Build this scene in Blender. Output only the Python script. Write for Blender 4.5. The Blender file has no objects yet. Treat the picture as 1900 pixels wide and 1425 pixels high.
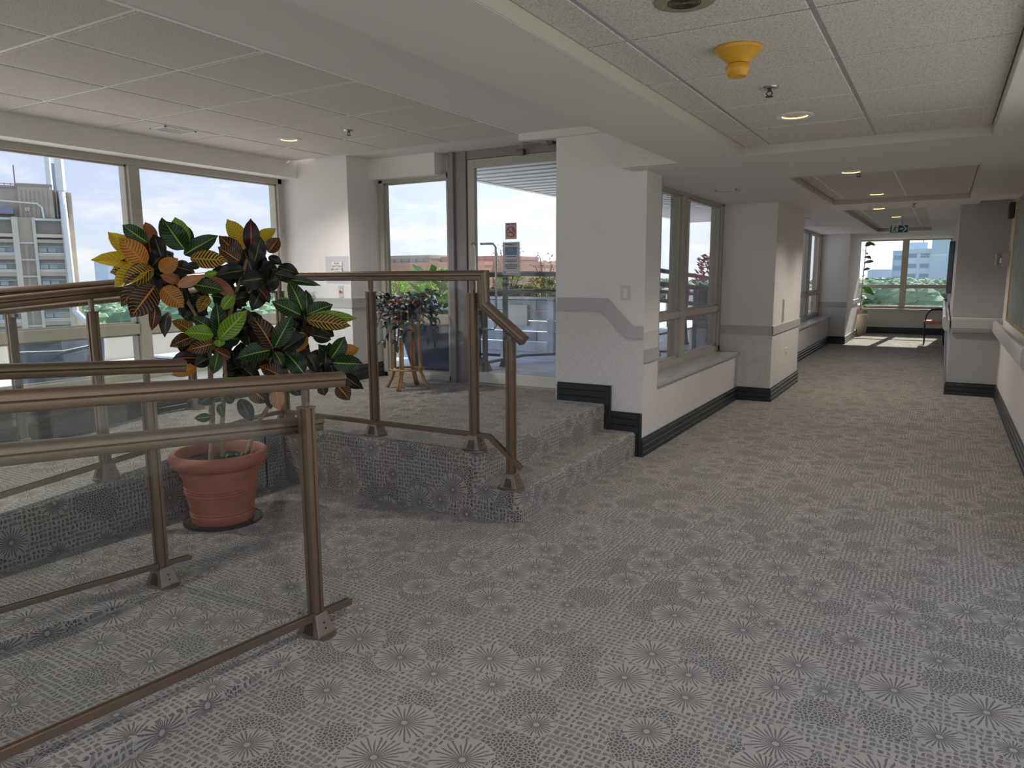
import bpy, math, random
from mathutils import Vector, Matrix
random.seed(7)
scene = bpy.context.scene
COL = scene.collection
PI = math.pi

# ------------------------------------------------------------------ camera
def make_camera():
    yaw, pitch, roll = -0.5327, 0.1495, 0.0057
    cy, sy = math.cos(yaw), math.sin(yaw)
    f = Vector((sy*math.cos(pitch), cy*math.cos(pitch), -math.sin(pitch)))
    r = Vector((cy, -sy, 0.0)); d = f.cross(r)
    r2 = r*math.cos(roll) + d*math.sin(roll)
    d2 = -r*math.sin(roll) + d*math.cos(roll)
    cam = bpy.data.cameras.new('camera'); o = bpy.data.objects.new('camera', cam)
    COL.objects.link(o)
    m = Matrix((( r2.x, -d2.x, -f.x, 0), (r2.y, -d2.y, -f.y, 0), (r2.z, -d2.z, -f.z, 1.5), (0, 0, 0, 1)))
    o.matrix_world = m
    cam.sensor_width = 36.0; cam.lens = 1347.0/1900.0*36.0
    cam.clip_start = 0.05; cam.clip_end = 6000
    scene.camera = o
make_camera()

# ------------------------------------------------------------------ exposure, world, sun
scene.view_settings.view_transform = 'Standard'
scene.view_settings.look = 'None'
scene.view_settings.gamma = 1.0
scene.view_settings.use_curve_mapping = False
scene.view_settings.exposure = 0.50
SUN_DIR = Vector((0.09, 1.0, 0.60)).normalized()

def make_world():
    w = bpy.data.worlds.new('sky'); scene.world = w; w.use_nodes = True
    nt = w.node_tree; N = nt.nodes; Lk = nt.links; N.clear()
    out = N.new('ShaderNodeOutputWorld'); bg = N.new('ShaderNodeBackground')
    Lk.new(bg.outputs[0], out.inputs[0]); bg.inputs[1].default_value = 0.77
    tc = N.new('ShaderNodeTexCoord'); sep = N.new('ShaderNodeSeparateXYZ')
    Lk.new(tc.outputs['Generated'], sep.inputs[0])
    ramp = N.new('ShaderNodeValToRGB'); e = ramp.color_ramp.elements
    e[0].position = 0.0; e[0].color = (0.80, 0.86, 0.95, 1)
    e[1].position = 0.9; e[1].color = (0.30, 0.47, 0.86, 1)
    k = e.new(0.10); k.color = (0.66, 0.75, 0.98, 1)
    k = e.new(0.35); k.color = (0.47, 0.62, 0.95, 1)
    Lk.new(sep.outputs[2], ramp.inputs[0])
    # cloud layer: project the direction on a plane overhead
    add = N.new('ShaderNodeMath'); add.operation = 'ADD'; add.inputs[1].default_value = 0.22
    Lk.new(sep.outputs[2], add.inputs[0])
    dx = N.new('ShaderNodeMath'); dx.operation = 'DIVIDE'; dy = N.new('ShaderNodeMath'); dy.operation = 'DIVIDE'
    Lk.new(sep.outputs[0], dx.inputs[0]); Lk.new(add.outputs[0], dx.inputs[1])
    Lk.new(sep.outputs[1], dy.inputs[0]); Lk.new(add.outputs[0], dy.inputs[1])
    cb = N.new('ShaderNodeCombineXYZ'); Lk.new(dx.outputs[0], cb.inputs[0]); Lk.new(dy.outputs[0], cb.inputs[1])
    nz = N.new('ShaderNodeTexNoise'); nz.inputs['Scale'].default_value = 2.3
    nz.inputs['Detail'].default_value = 8; nz.inputs['Roughness'].default_value = 0.62
    Lk.new(cb.outputs[0], nz.inputs['Vector'])
    cr = N.new('ShaderNodeValToRGB'); cr.color_ramp.elements[0].position = 0.47; cr.color_ramp.elements[1].position = 0.68
    Lk.new(nz.outputs[0], cr.inputs[0])
    mx = N.new('ShaderNodeMix'); mx.data_type = 'RGBA'
    Lk.new(cr.outputs[0], mx.inputs[0]); Lk.new(ramp.outputs[0], mx.inputs[6]); mx.inputs[7].default_value = (1.0, 0.98, 1.0, 1)
    # brighter haze around the sun
    dot = N.new('ShaderNodeVectorMath'); dot.operation = 'DOT_PRODUCT'; dot.inputs[1].default_value = SUN_DIR
    Lk.new(tc.outputs['Generated'], dot.inputs[0])
    mxx = N.new('ShaderNodeMath'); mxx.operation = 'MAXIMUM'; mxx.inputs[1].default_value = 0.0
    Lk.new(dot.outputs['Value'], mxx.inputs[0])
    pw = N.new('ShaderNodeMath'); pw.operation = 'POWER'; pw.inputs[1].default_value = 5.0
    Lk.new(mxx.outputs[0], pw.inputs[0])
    ml = N.new('ShaderNodeMath'); ml.operation = 'MULTIPLY'; ml.inputs[1].default_value = 1.1
    Lk.new(pw.outputs[0], ml.inputs[0])
    ad = N.new('ShaderNodeMix'); ad.data_type = 'RGBA'; ad.blend_type = 'ADD'; ad.inputs[0].default_value = 1
    Lk.new(mx.outputs[2], ad.inputs[6]); Lk.new(ml.outputs[0], ad.inputs[7])
    Lk.new(ad.outputs[2], bg.inputs[0])
make_world()

def make_sun():
    l = bpy.data.lights.new('sun', 'SUN'); l.energy = 7.5; l.angle = math.radians(0.6); l.color = (1.0, 0.93, 0.82)
    o = bpy.data.objects.new('sun', l); COL.objects.link(o)
    o.rotation_euler = (-SUN_DIR).to_track_quat('-Z', 'Y').to_euler()
    o.location = (0, 40, 40)
make_sun()

# ------------------------------------------------------------------ materials
MAT = {}
class NT:
    def __init__(s, name):
        m = bpy.data.materials.new(name); m.use_nodes = True
        s.m = m; s.nt = m.node_tree; s.nt.nodes.clear(); MAT[name] = m
        s.out = s.n('ShaderNodeOutputMaterial')
    def n(s, t, **kw):
        x = s.nt.nodes.new(t)
        for k, v in kw.items(): setattr(x, k, v)
        return x
    def l(s, a, b): s.nt.links.new(a, b)
    def math(s, op, a, b=None, c=None, clamp=False):
        x = s.n('ShaderNodeMath', operation=op); x.use_clamp = clamp
        for i, v in enumerate((a, b, c)):
            if v is None: continue
            if isinstance(v, (int, float)): x.inputs[i].default_value = v
            else: s.l(v, x.inputs[i])
        return x.outputs[0]
    def mix(s, f, a, b, blend='MIX'):
        x = s.n('ShaderNodeMix', data_type='RGBA', blend_type=blend)
        for i, v in ((0, f), (6, a), (7, b)):
            if isinstance(v, (int, float)): x.inputs[i].default_value = v
            elif isinstance(v, tuple): x.inputs[i].default_value = (*v[:3], 1)
            else: s.l(v, x.inputs[i])
        return x.outputs[2]
    def noise(s, vec, scale, detail=3, rough=0.5):
        x = s.n('ShaderNodeTexNoise'); x.inputs['Scale'].default_value = scale
        x.inputs['Detail'].default_value = detail; x.inputs['Roughness'].default_value = rough
        if vec is not None: s.l(vec, x.inputs['Vector'])
        return x.outputs[0]
    def ramp(s, f, stops):
        x = s.n('ShaderNodeValToRGB'); e = x.color_ramp.elements
        e[0].position = stops[0][0]; e[0].color = (*stops[0][1], 1)
        e[1].position = stops[-1][0]; e[1].color = (*stops[-1][1], 1)
        for p, c in stops[1:-1]:
            k = e.new(p); k.color = (*c, 1)
        s.l(f, x.inputs[0]); return x.outputs[0]
    def bsdf(s, color, rough=0.6, metal=0.0, bump=None, bstr=0.3, bdist=0.004, spec=0.5):
        b = s.n('ShaderNodeBsdfPrincipled')
        for k, v in (('Base Color', color), ('Roughness', rough), ('Metallic', metal), ('Specular IOR Level', spec)):
            if isinstance(v, (int, float)): b.inputs[k].default_value = v
            elif isinstance(v, tuple): b.inputs[k].default_value = (*v[:3], 1)
            else: s.l(v, b.inputs[k])
        if bump is not None:
            bp = s.n('ShaderNodeBump'); bp.inputs['Strength'].default_value = bstr; bp.inputs['Distance'].default_value = bdist
            s.l(bump, bp.inputs['Height']); s.l(bp.outputs[0], b.inputs['Normal'])
        s.l(b.outputs[0], s.out.inputs[0]); return b

def simple(name, col, rough=0.6, metal=0.0, var=0.06, nscale=6.0, bump=0.0, bscale=60.0, spec=0.5, each=0.0):
    """colour with a little procedural mottling"""
    t = NT(name); g = t.n('ShaderNodeNewGeometry').outputs['Position']
    nz = t.noise(g, nscale, 4)
    lo = tuple(c*(1-var) for c in col); hi = tuple(min(1, c*(1+var)) for c in col)
    c = t.ramp(nz, [(0.3, lo), (0.7, hi)])
    if each:
        oi = t.n('ShaderNodeObjectInfo'); k = t.math('MULTIPLY_ADD', oi.outputs['Random'], 2*each, 1.0-each)
        cc = t.n('ShaderNodeCombineColor')
        for q in range(3): t.l(k, cc.inputs[q])
        c = t.mix(1.0, c, cc.outputs[0], 'MULTIPLY')
    bp = t.noise(g, bscale, 3) if bump else None
    t.bsdf(c, rough, metal, bp, bump, 0.003, spec)
    return t.m

def glass_mat(name, tint, gloss=0.9, extra=0.0, base_r=0.028):
    t = NT(name)
    tr = t.n('ShaderNodeBsdfTransparent'); tr.inputs[0].default_value = (*tint, 1)
    gl = t.n('ShaderNodeBsdfGlossy'); gl.inputs['Roughness'].default_value = 0.01; gl.inputs[0].default_value = (gloss,)*3 + (1,)
    lw = t.n('ShaderNodeLayerWeight'); lw.inputs[0].default_value = 0.5
    fac = t.math('MULTIPLY_ADD', t.math('POWER', lw.outputs['Facing'], 4.0), 0.55, base_r+extra)
    mx = t.n('ShaderNodeMixShader'); t.l(fac, mx.inputs[0]); t.l(tr.outputs[0], mx.inputs[1]); t.l(gl.outputs[0], mx.inputs[2])
    t.l(mx.outputs[0], t.out.inputs[0]); return t.m

def emit_mat(name, col, s):
    t = NT(name); e = t.n('ShaderNodeEmission'); e.inputs[0].default_value = (*col, 1); e.inputs[1].default_value = s
    t.l(e.outputs[0], t.out.inputs[0]); return t.m

def carpet_mat():
    t = NT('carpet')
    uv = t.n('ShaderNodeUVMap').outputs[0]
    wob = t.n('ShaderNodeTexNoise'); wob.inputs['Scale'].default_value = 30; wob.inputs['Detail'].default_value = 4; t.l(uv, wob.inputs['Vector'])
    off = t.n('ShaderNodeVectorMath', operation='SCALE'); t.l(wob.outputs['Color'], off.inputs[0]); off.inputs['Scale'].default_value = 0.030
    p = t.n('ShaderNodeVectorMath', operation='ADD'); t.l(uv, p.inputs[0]); t.l(off.outputs[0], p.inputs[1]); p = p.outputs[0]
    sx = t.n('ShaderNodeSeparateXYZ'); t.l(p, sx.inputs[0])
    # woven crosshatch ground: dark little blocks between light threads
    big = t.noise(uv, 3.0, 2)
    gx = t.math('FRACT', t.math('MULTIPLY', sx.outputs[0], 43)); gy = t.math('FRACT', t.math('MULTIPLY', sx.outputs[1], 38))
    cell = t.n('ShaderNodeCombineXYZ')
    t.l(t.math('FLOOR', t.math('MULTIPLY', sx.outputs[0], 43)), cell.inputs[0]); t.l(t.math('FLOOR', t.math('MULTIPLY', sx.outputs[1], 38)), cell.inputs[1])
    wn = t.n('ShaderNodeTexWhiteNoise', noise_dimensions='2D'); t.l(cell.outputs[0], wn.inputs['Vector'])
    th = t.math('MULTIPLY_ADD', wn.outputs['Value'], 0.55, 0.06)
    bx = t.math('GREATER_THAN', gx, th); by = t.math('GREATER_THAN', gy, t.math('MULTIPLY_ADD', big, 0.5, 0.05))
    grid = t.math('MULTIPLY', bx, by)
    grid = t.math('MULTIPLY', grid, t.math('MULTIPLY_ADD', wn.outputs['Value'], 0.42, 0.56))
    # starbursts
    def cells(scale, ofs, rnd):
        mp = t.n('ShaderNodeMapping'); mp.inputs['Location'].default_value = ofs; t.l(uv, mp.inputs['Vector'])
        vo = t.n('ShaderNodeTexVoronoi', voronoi_dimensions='2D'); vo.inputs['Scale'].default_value = scale; vo.inputs['Randomness'].default_value = rnd
        t.l(mp.outputs[0], vo.inputs['Vector'])
        d = t.n('ShaderNodeVectorMath', operation='SUBTRACT'); t.l(mp.outputs[0], d.inputs[0]); t.l(vo.outputs['Position'], d.inputs[1])
        ln = t.n('ShaderNodeVectorMath', operation='LENGTH'); t.l(d.outputs[0], ln.inputs[0])
        s = t.n('ShaderNodeSeparateXYZ'); t.l(d.outputs[0], s.inputs[0])
        cs = t.n('ShaderNodeSeparateXYZ'); t.l(vo.outputs['Color'], cs.inputs[0])
        return s.outputs[0], s.outputs[1], ln.outputs['Value'], cs.outputs
    dx, dy, r, rc = cells(3.6, (0, 0, 0), 0.85)
    ang = t.math('ARCTAN2', dy, dx)
    wig = t.math('MULTIPLY', t.noise(uv, 60, 2), 1.2)
    ray = t.math('ABSOLUTE', t.math('SINE', t.math('ADD', t.math('MULTIPLY', ang, 13), wig)))
    R = t.math('MULTIPLY_ADD', rc[0], 0.060, 0.055)
    ins = t.math('LESS_THAN', r, R)
    raylen = t.math('LESS_THAN', r, t.math('MULTIPLY', R, t.math('MULTIPLY_ADD', t.math('ABSOLUTE', t.math('SINE', t.math('MULTIPLY', ang, 5.5))), 0.35, 0.65)))
    rim = t.math('GREATER_THAN', ray, t.math('SUBTRACT', 1.0, t.math('DIVIDE', 0.0125, r)))
    star = t.math('MULTIPLY', t.math('MULTIPLY', t.math('MULTIPLY', rim, raylen), t.math('GREATER_THAN', r, 0.011)), 0.9)
    col = t.mix(ins, grid, star)
    # dotted blossoms
    ex, ey, r2, rc2 = cells(3.4, (0.37, 0.21, 0), 0.9)
    R2 = t.math('MULTIPLY_ADD', rc2[1], 0.05, 0.065)
    ins2 = t.math('MULTIPLY', t.math('LESS_THAN', r2, R2), t.math('SUBTRACT', 1.0, ins))
    fv = t.n('ShaderNodeTexVoronoi', voronoi_dimensions='2D', feature='DISTANCE_TO_EDGE'); fv.inputs['Scale'].default_value = 66; t.l(uv, fv.inputs['Vector'])
    dots = t.math('MULTIPLY', t.math('GREATER_THAN', fv.outputs['Distance'], 0.13), 0.97)
    pat = t.mix(ins2, col, dots)
    fibre = t.noise(uv, 260, 3, 0.75)
    f2 = t.math('ADD', t.math('MULTIPLY_ADD', pat, 0.74, 0.12), t.math('MULTIPLY', t.math('SUBTRACT', fibre, 0.5), 1.5), clamp=True)
    tintn = t.noise(uv, 5, 3)
    light = t.ramp(tintn, [(0.35, (0.52, 0.445, 0.385)), (0.65, (0.485, 0.445, 0.395))])
    dark = t.ramp(tintn, [(0.35, (0.034, 0.026, 0.022)), (0.65, (0.028, 0.028, 0.025))])
    c = t.mix(f2, light, dark)
    hgt = t.math('SUBTRACT', 1.0, f2)
    b = t.bsdf(c, 0.95, 0, hgt, 0.9, 0.006, 0.12)
    b.inputs['Sheen Weight'].default_value = 0.35; b.inputs['Sheen Roughness'].default_value = 0.4
carpet_mat()

def tile_mat():
    t = NT('acoustic_tile'); g = t.n('ShaderNodeNewGeometry').outputs['Position']
    a = t.noise(g, 190, 2, 0.7)
    c = t.ramp(a, [(0.36, (0.42, 0.385, 0.345)), (0.50, (0.70, 0.655, 0.60)), (0.7, (0.78, 0.74, 0.69))])
    t.bsdf(c, 0.95, 0, a, 0.5, 0.004, 0.2)
tile_mat()

def weave_mat(name, base):
    t = NT(name); g = t.n('ShaderNodeNewGeometry').outputs['Position']
    m1 = t.n('ShaderNodeMapping'); m1.inputs['Scale'].default_value = (30, 30, 420); t.l(g, m1.inputs[0])
    m2 = t.n('ShaderNodeMapping'); m2.inputs['Scale'].default_value = (420, 420, 30); t.l(g, m2.inputs[0])
    a = t.noise(m1.outputs[0], 1, 2); b = t.noise(m2.outputs[0], 1, 2)
    f = t.math('MULTIPLY', t.math('ADD', a, b), 0.5)
    c = t.ramp(f, [(0.36, tuple(x*0.80 for x in base)), (0.6, tuple(min(1, x*1.14) for x in base))])
    t.bsdf(c, 0.75, 0, f, 0.25, 0.002, 0.3)
weave_mat('wallpaper', (0.68, 0.645, 0.625))
simple('wall_paint', (0.80, 0.757, 0.738), 0.65, var=0.015, nscale=2, bump=0.03, bscale=300)
simple('recess_paint', (0.60, 0.545, 0.48), 0.6, var=0.02)
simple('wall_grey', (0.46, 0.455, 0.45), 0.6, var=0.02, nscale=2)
simple('ceiling_paint', (0.72, 0.69, 0.66), 0.8, var=0.015, nscale=1.5)
simple('trim_grey', (0.50, 0.475, 0.46), 0.45, var=0.02, nscale=3)
simple('rail_light', (0.52, 0.50, 0.48), 0.35, var=0.02, nscale=3)
simple('base_black', (0.022, 0.027, 0.030), 0.38, var=0.15, nscale=3, spec=0.6)
simple('grid_metal', (0.80, 0.79, 0.77), 0.45, 0.0, var=0.02)
simple('grid_grey', (0.42, 0.43, 0.45), 0.3, 0.4, var=0.03)
simple('bronze', (0.25, 0.178, 0.125), 0.42, 0.75, var=0.05, nscale=14)
simple('bronze_dark', (0.10, 0.08, 0.065), 0.4, 0.8, var=0.05)
simple('cast_metal', (0.27, 0.21, 0.165), 0.42, 0.8, var=0.08, nscale=20)
simple('steel', (0.6, 0.6, 0.6), 0.25, 1.0, var=0.03)
simple('frame_cream', (0.46, 0.425, 0.365), 0.45, 0.15, var=0.03)
simple('dark_frame_gap_shade', (0.20, 0.185, 0.17), 0.5, 0.1, var=0.03)  # dark frame tone, also painted behind ceiling and canopy gaps as shade
simple('frame_bronze', (0.27, 0.245, 0.25), 0.45, 0.3, var=0.04)
simple('sill_grey', (0.44, 0.43, 0.42), 0.3, var=0.03)
simple('white_plastic', (0.78, 0.76, 0.73), 0.4, var=0.02)
simple('cream_plastic', (0.70, 0.62, 0.52), 0.4, var=0.02)
simple('black_part', (0.015, 0.015, 0.016), 0.5, var=0.1)
simple('alarm_yellow', (0.72, 0.36, 0.03), 0.32, var=0.04)
simple('speaker_olive', (0.29, 0.26, 0.17), 0.45, var=0.03)
simple('terracotta', (0.37, 0.125, 0.068), 0.62, var=0.14, nscale=9, bump=0.15, bscale=90)
simple('soil', (0.022, 0.016, 0.012), 0.95, var=0.6, nscale=60, bump=1.0, bscale=90)
simple('tray_black', (0.045, 0.038, 0.034), 0.5, var=0.2)
simple('bark', (0.30, 0.20, 0.115), 0.8, var=0.35, nscale=40, bump=0.5, bscale=70)
simple('rattan', (0.46, 0.25, 0.095), 0.45, var=0.25, nscale=18)
simple('red_button', (0.55, 0.05, 0.03), 0.4)
simple('red_ink', (0.55, 0.07, 0.05), 0.6)
simple('black_ink', (0.03, 0.03, 0.035), 0.6)
simple('paper', (0.66, 0.62, 0.65), 0.7, var=0.01)
simple('paper_pink', (0.62, 0.50, 0.50), 0.7, var=0.01)
simple('print_blue', (0.16, 0.28, 0.42), 0.6, var=0.6, nscale=90)
simple('exit_green', (0.012, 0.085, 0.06), 0.5)
simple('exit_white', (0.62, 0.70, 0.68), 0.5)
simple('gold', (0.48, 0.34, 0.10), 0.35, 0.7)
simple('art_green', (0.22, 0.24, 0.215), 0.5, var=0.25, nscale=5)
simple('pot_cream', (0.62, 0.54, 0.40), 0.55, var=0.06)
simple('seat_orange', (0.62, 0.26, 0.16), 0.8, var=0.05)
simple('screen_dark', (0.015, 0.02, 0.028), 0.12)
simple('sling', (0.12, 0.155, 0.235), 0.8, var=0.12, nscale=30)
simple('navy', (0.016, 0.026, 0.06), 0.35, var=0.4, nscale=2)
simple('deck_wood', (0.60, 0.63, 0.70), 0.5, var=0.12, nscale=4, bump=0.2, bscale=30, each=0.10)
simple('planter_wood', (0.60, 0.63, 0.67), 0.8, var=0.3, nscale=3, bump=0.3, bscale=40, each=0.28)
simple('canopy_panel', (0.86, 0.85, 0.87), 0.6, var=0.02)
simple('concrete_beige', (0.46, 0.40, 0.335), 0.85, var=0.08, nscale=0.5)
simple('concrete_light', (0.60, 0.56, 0.51), 0.85, var=0.05, nscale=0.5)
simple('concrete_dark', (0.33, 0.31, 0.29), 0.85, var=0.05, nscale=0.5)  # darker concrete tone
simple('duct_metal', (0.72, 0.74, 0.76), 0.4, 0.3, var=0.05)
simple('duct_blue', (0.20, 0.25, 0.36), 0.6)
simple('window_blue', (0.16, 0.25, 0.30), 0.08, 0.0, var=0.5, nscale=0.4, spec=1.0)
simple('window_pale', (0.45, 0.56, 0.58), 0.3, var=0.2, nscale=0.6)
simple('brick_pink', (0.52, 0.30, 0.235), 0.85, var=0.1, nscale=0.5)
simple('roof_white', (0.72, 0.69, 0.64), 0.8, var=0.05, nscale=0.8)
simple('tower_haze_blue', (0.50, 0.61, 0.76), 0.8, var=0.05, nscale=0.05)  # distance haze mixed into the base colour of far buildings
simple('tower_haze_pale', (0.66, 0.74, 0.83), 0.8, var=0.05, nscale=0.05)  # paler facade, haze in the colour as well
simple('tower_haze_dark', (0.29, 0.38, 0.50), 0.6)  # far windows and crane, lightened and blued by painted haze
simple('tree_haze_green', (0.19, 0.29, 0.18), 0.9, var=0.45, nscale=0.12)  # green lightened to carry the haze over far trees
simple('shrub_sunlit_green', (0.36, 0.62, 0.09), 0.7, var=0.5, nscale=9)  # green brightened in place of sunlight on the leaves
simple('shrub_dark', (0.12, 0.24, 0.09), 0.7, var=0.5, nscale=9)
simple('petal_pink', (0.75, 0.12, 0.25), 0.7, var=0.3, nscale=9)
simple('petal_orange', (0.80, 0.38, 0.04), 0.7, var=0.3, nscale=9)
simple('petal_violet', (0.34, 0.20, 0.50), 0.7, var=0.3, nscale=9)
simple('leaf_rubber', (0.075, 0.19, 0.045), 0.3, var=0.3, nscale=8)
simple('leaf_teal', (0.035, 0.075, 0.065), 0.4, var=0.5, nscale=25)
simple('leaf_purple', (0.11, 0.045, 0.08), 0.45, var=0.5, nscale=25)
simple('sprout', (0.12, 0.38, 0.04), 0.4)
simple('ground_city', (0.33, 0.35, 0.30), 0.95, var=0.5, nscale=0.015)
glass_mat('clear_glass', (0.96, 0.975, 0.97), 0.95)
glass_mat('rail_glass', (0.976, 0.990, 0.987), 0.9, base_r=0.016)
glass_mat('door_glass', (0.97, 0.98, 0.98), 0.95)
glass_mat('sleeve_clear', (0.93, 0.93, 0.95), 0.9, 0.03)
emit_mat('lamp_warm', (1.0, 0.60, 0.16), 5.0)
emit_mat('lamp_core', (1.0, 0.84, 0.55), 9.0)

def leaf_mat(name, base, vein, rib, width, lat=11.0, soft=0.12, blotch=None):
    t = NT(name); uv = t.n('ShaderNodeUVMap').outputs[0]
    s = t.n('ShaderNodeSeparateXYZ'); t.l(uv, s.inputs[0])
    u, v = s.outputs[0], s.outputs[1]
    oi = t.n('ShaderNodeObjectInfo')
    av = t.math('ABSOLUTE', t.math('MULTIPLY_ADD', v, 2.0, -1.0))
    sgn = t.math('MULTIPLY', t.math('GREATER_THAN', v, 0.5), 0.5)
    wn = t.math('MULTIPLY', t.noise(uv, 9, 2), 0.35)
    q = t.math('ADD', t.math('MULTIPLY', t.math('SUBTRACT', u, t.math('MULTIPLY', t.math('POWER', av, 1.3), 0.17)), lat), t.math('ADD', sgn, wn))
    tri = t.math('ABSOLUTE', t.math('MULTIPLY_ADD', t.math('FRACT', q), 2.0, -1.0))
    wv = t.math('MULTIPLY_ADD', av, -0.35*width, 1.0 - width)
    wv = t.math('ADD', wv, t.math('MULTIPLY', t.math('SUBTRACT', oi.outputs['Random'], 0.5), 0.1))
    m = t.math('DIVIDE', t.math('SUBTRACT', tri, t.math('ADD', wv, 0.35*width)), soft, clamp=True)
    m = t.math('MULTIPLY', m, t.math('LESS_THAN', av, 0.93))
    ribm = t.math('LESS_THAN', av, t.math('MULTIPLY_ADD', u, -0.05, 0.085))
    bn = t.noise(uv, 3.0, 3)
    b1 = t.mix(t.math('MULTIPLY', bn, 0.8), base, blotch or tuple(c*0.55 for c in base))
    c = t.mix(m, b1, vein); c = t.mix(ribm, c, rib)
    bump = t.math('MAXIMUM', m, ribm)
    b = t.n('ShaderNodeBsdfPrincipled'); t.l(c, b.inputs['Base Color']); b.inputs['Roughness'].default_value = 0.32
    bp = t.n('ShaderNodeBump'); bp.inputs['Strength'].default_value = 0.35; bp.inputs['Distance'].default_value = 0.004
    t.l(bump, bp.inputs['Height']); t.l(bp.outputs[0], b.inputs['Normal'])
    tl = t.n('ShaderNodeBsdfTranslucent'); t.l(c, tl.inputs[0])
    mx = t.n('ShaderNodeMixShader'); mx.inputs[0].default_value = 0.30
    t.l(b.outputs[0], mx.inputs[1]); t.l(tl.outputs[0], mx.inputs[2]); t.l(mx.outputs[0], t.out.inputs[0])
leaf_mat('leaf_Y', (0.80, 0.50, 0.025), (0.24, 0.26, 0.02), (0.80, 0.42, 0.04), 0.30, blotch=(0.62, 0.46, 0.03))
leaf_mat('leaf_O', (0.60, 0.22, 0.035), (0.13, 0.035, 0.012), (0.70, 0.25, 0.05), 0.35, blotch=(0.62, 0.34, 0.04))
leaf_mat('leaf_G', (0.009, 0.040, 0.010), (0.24, 0.42, 0.05), (0.34, 0.52, 0.06), 0.16)
leaf_mat('leaf_L', (0.05, 0.20, 0.015), (0.42, 0.58, 0.04), (0.62, 0.72, 0.06), 0.36, blotch=(0.30, 0.46, 0.03))
leaf_mat('leaf_D', (0.007, 0.013, 0.008), (0.15, 0.16, 0.045), (0.24, 0.17, 0.04), 0.12)
leaf_mat('leaf_M', (0.040, 0.012, 0.018), (0.50, 0.14, 0.035), (0.62, 0.20, 0.04), 0.14)
leaf_mat('leaf_B', (0.022, 0.016, 0.010), (0.68, 0.26, 0.03), (0.74, 0.28, 0.03), 0.24)
leaf_mat('leaf_W', (0.045, 0.045, 0.012), (0.72, 0.40, 0.03), (0.78, 0.34, 0.04), 0.55)
leaf_mat('leaf_K', (0.62, 0.28, 0.13), (0.20, 0.05, 0.03), (0.72, 0.34, 0.16), 0.25, blotch=(0.68, 0.40, 0.16))
leaf_mat('leaf_R', (0.34, 0.09, 0.045), (0.07, 0.02, 0.012), (0.55, 0.16, 0.06), 0.2, blotch=(0.46, 0.20, 0.08))

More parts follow.
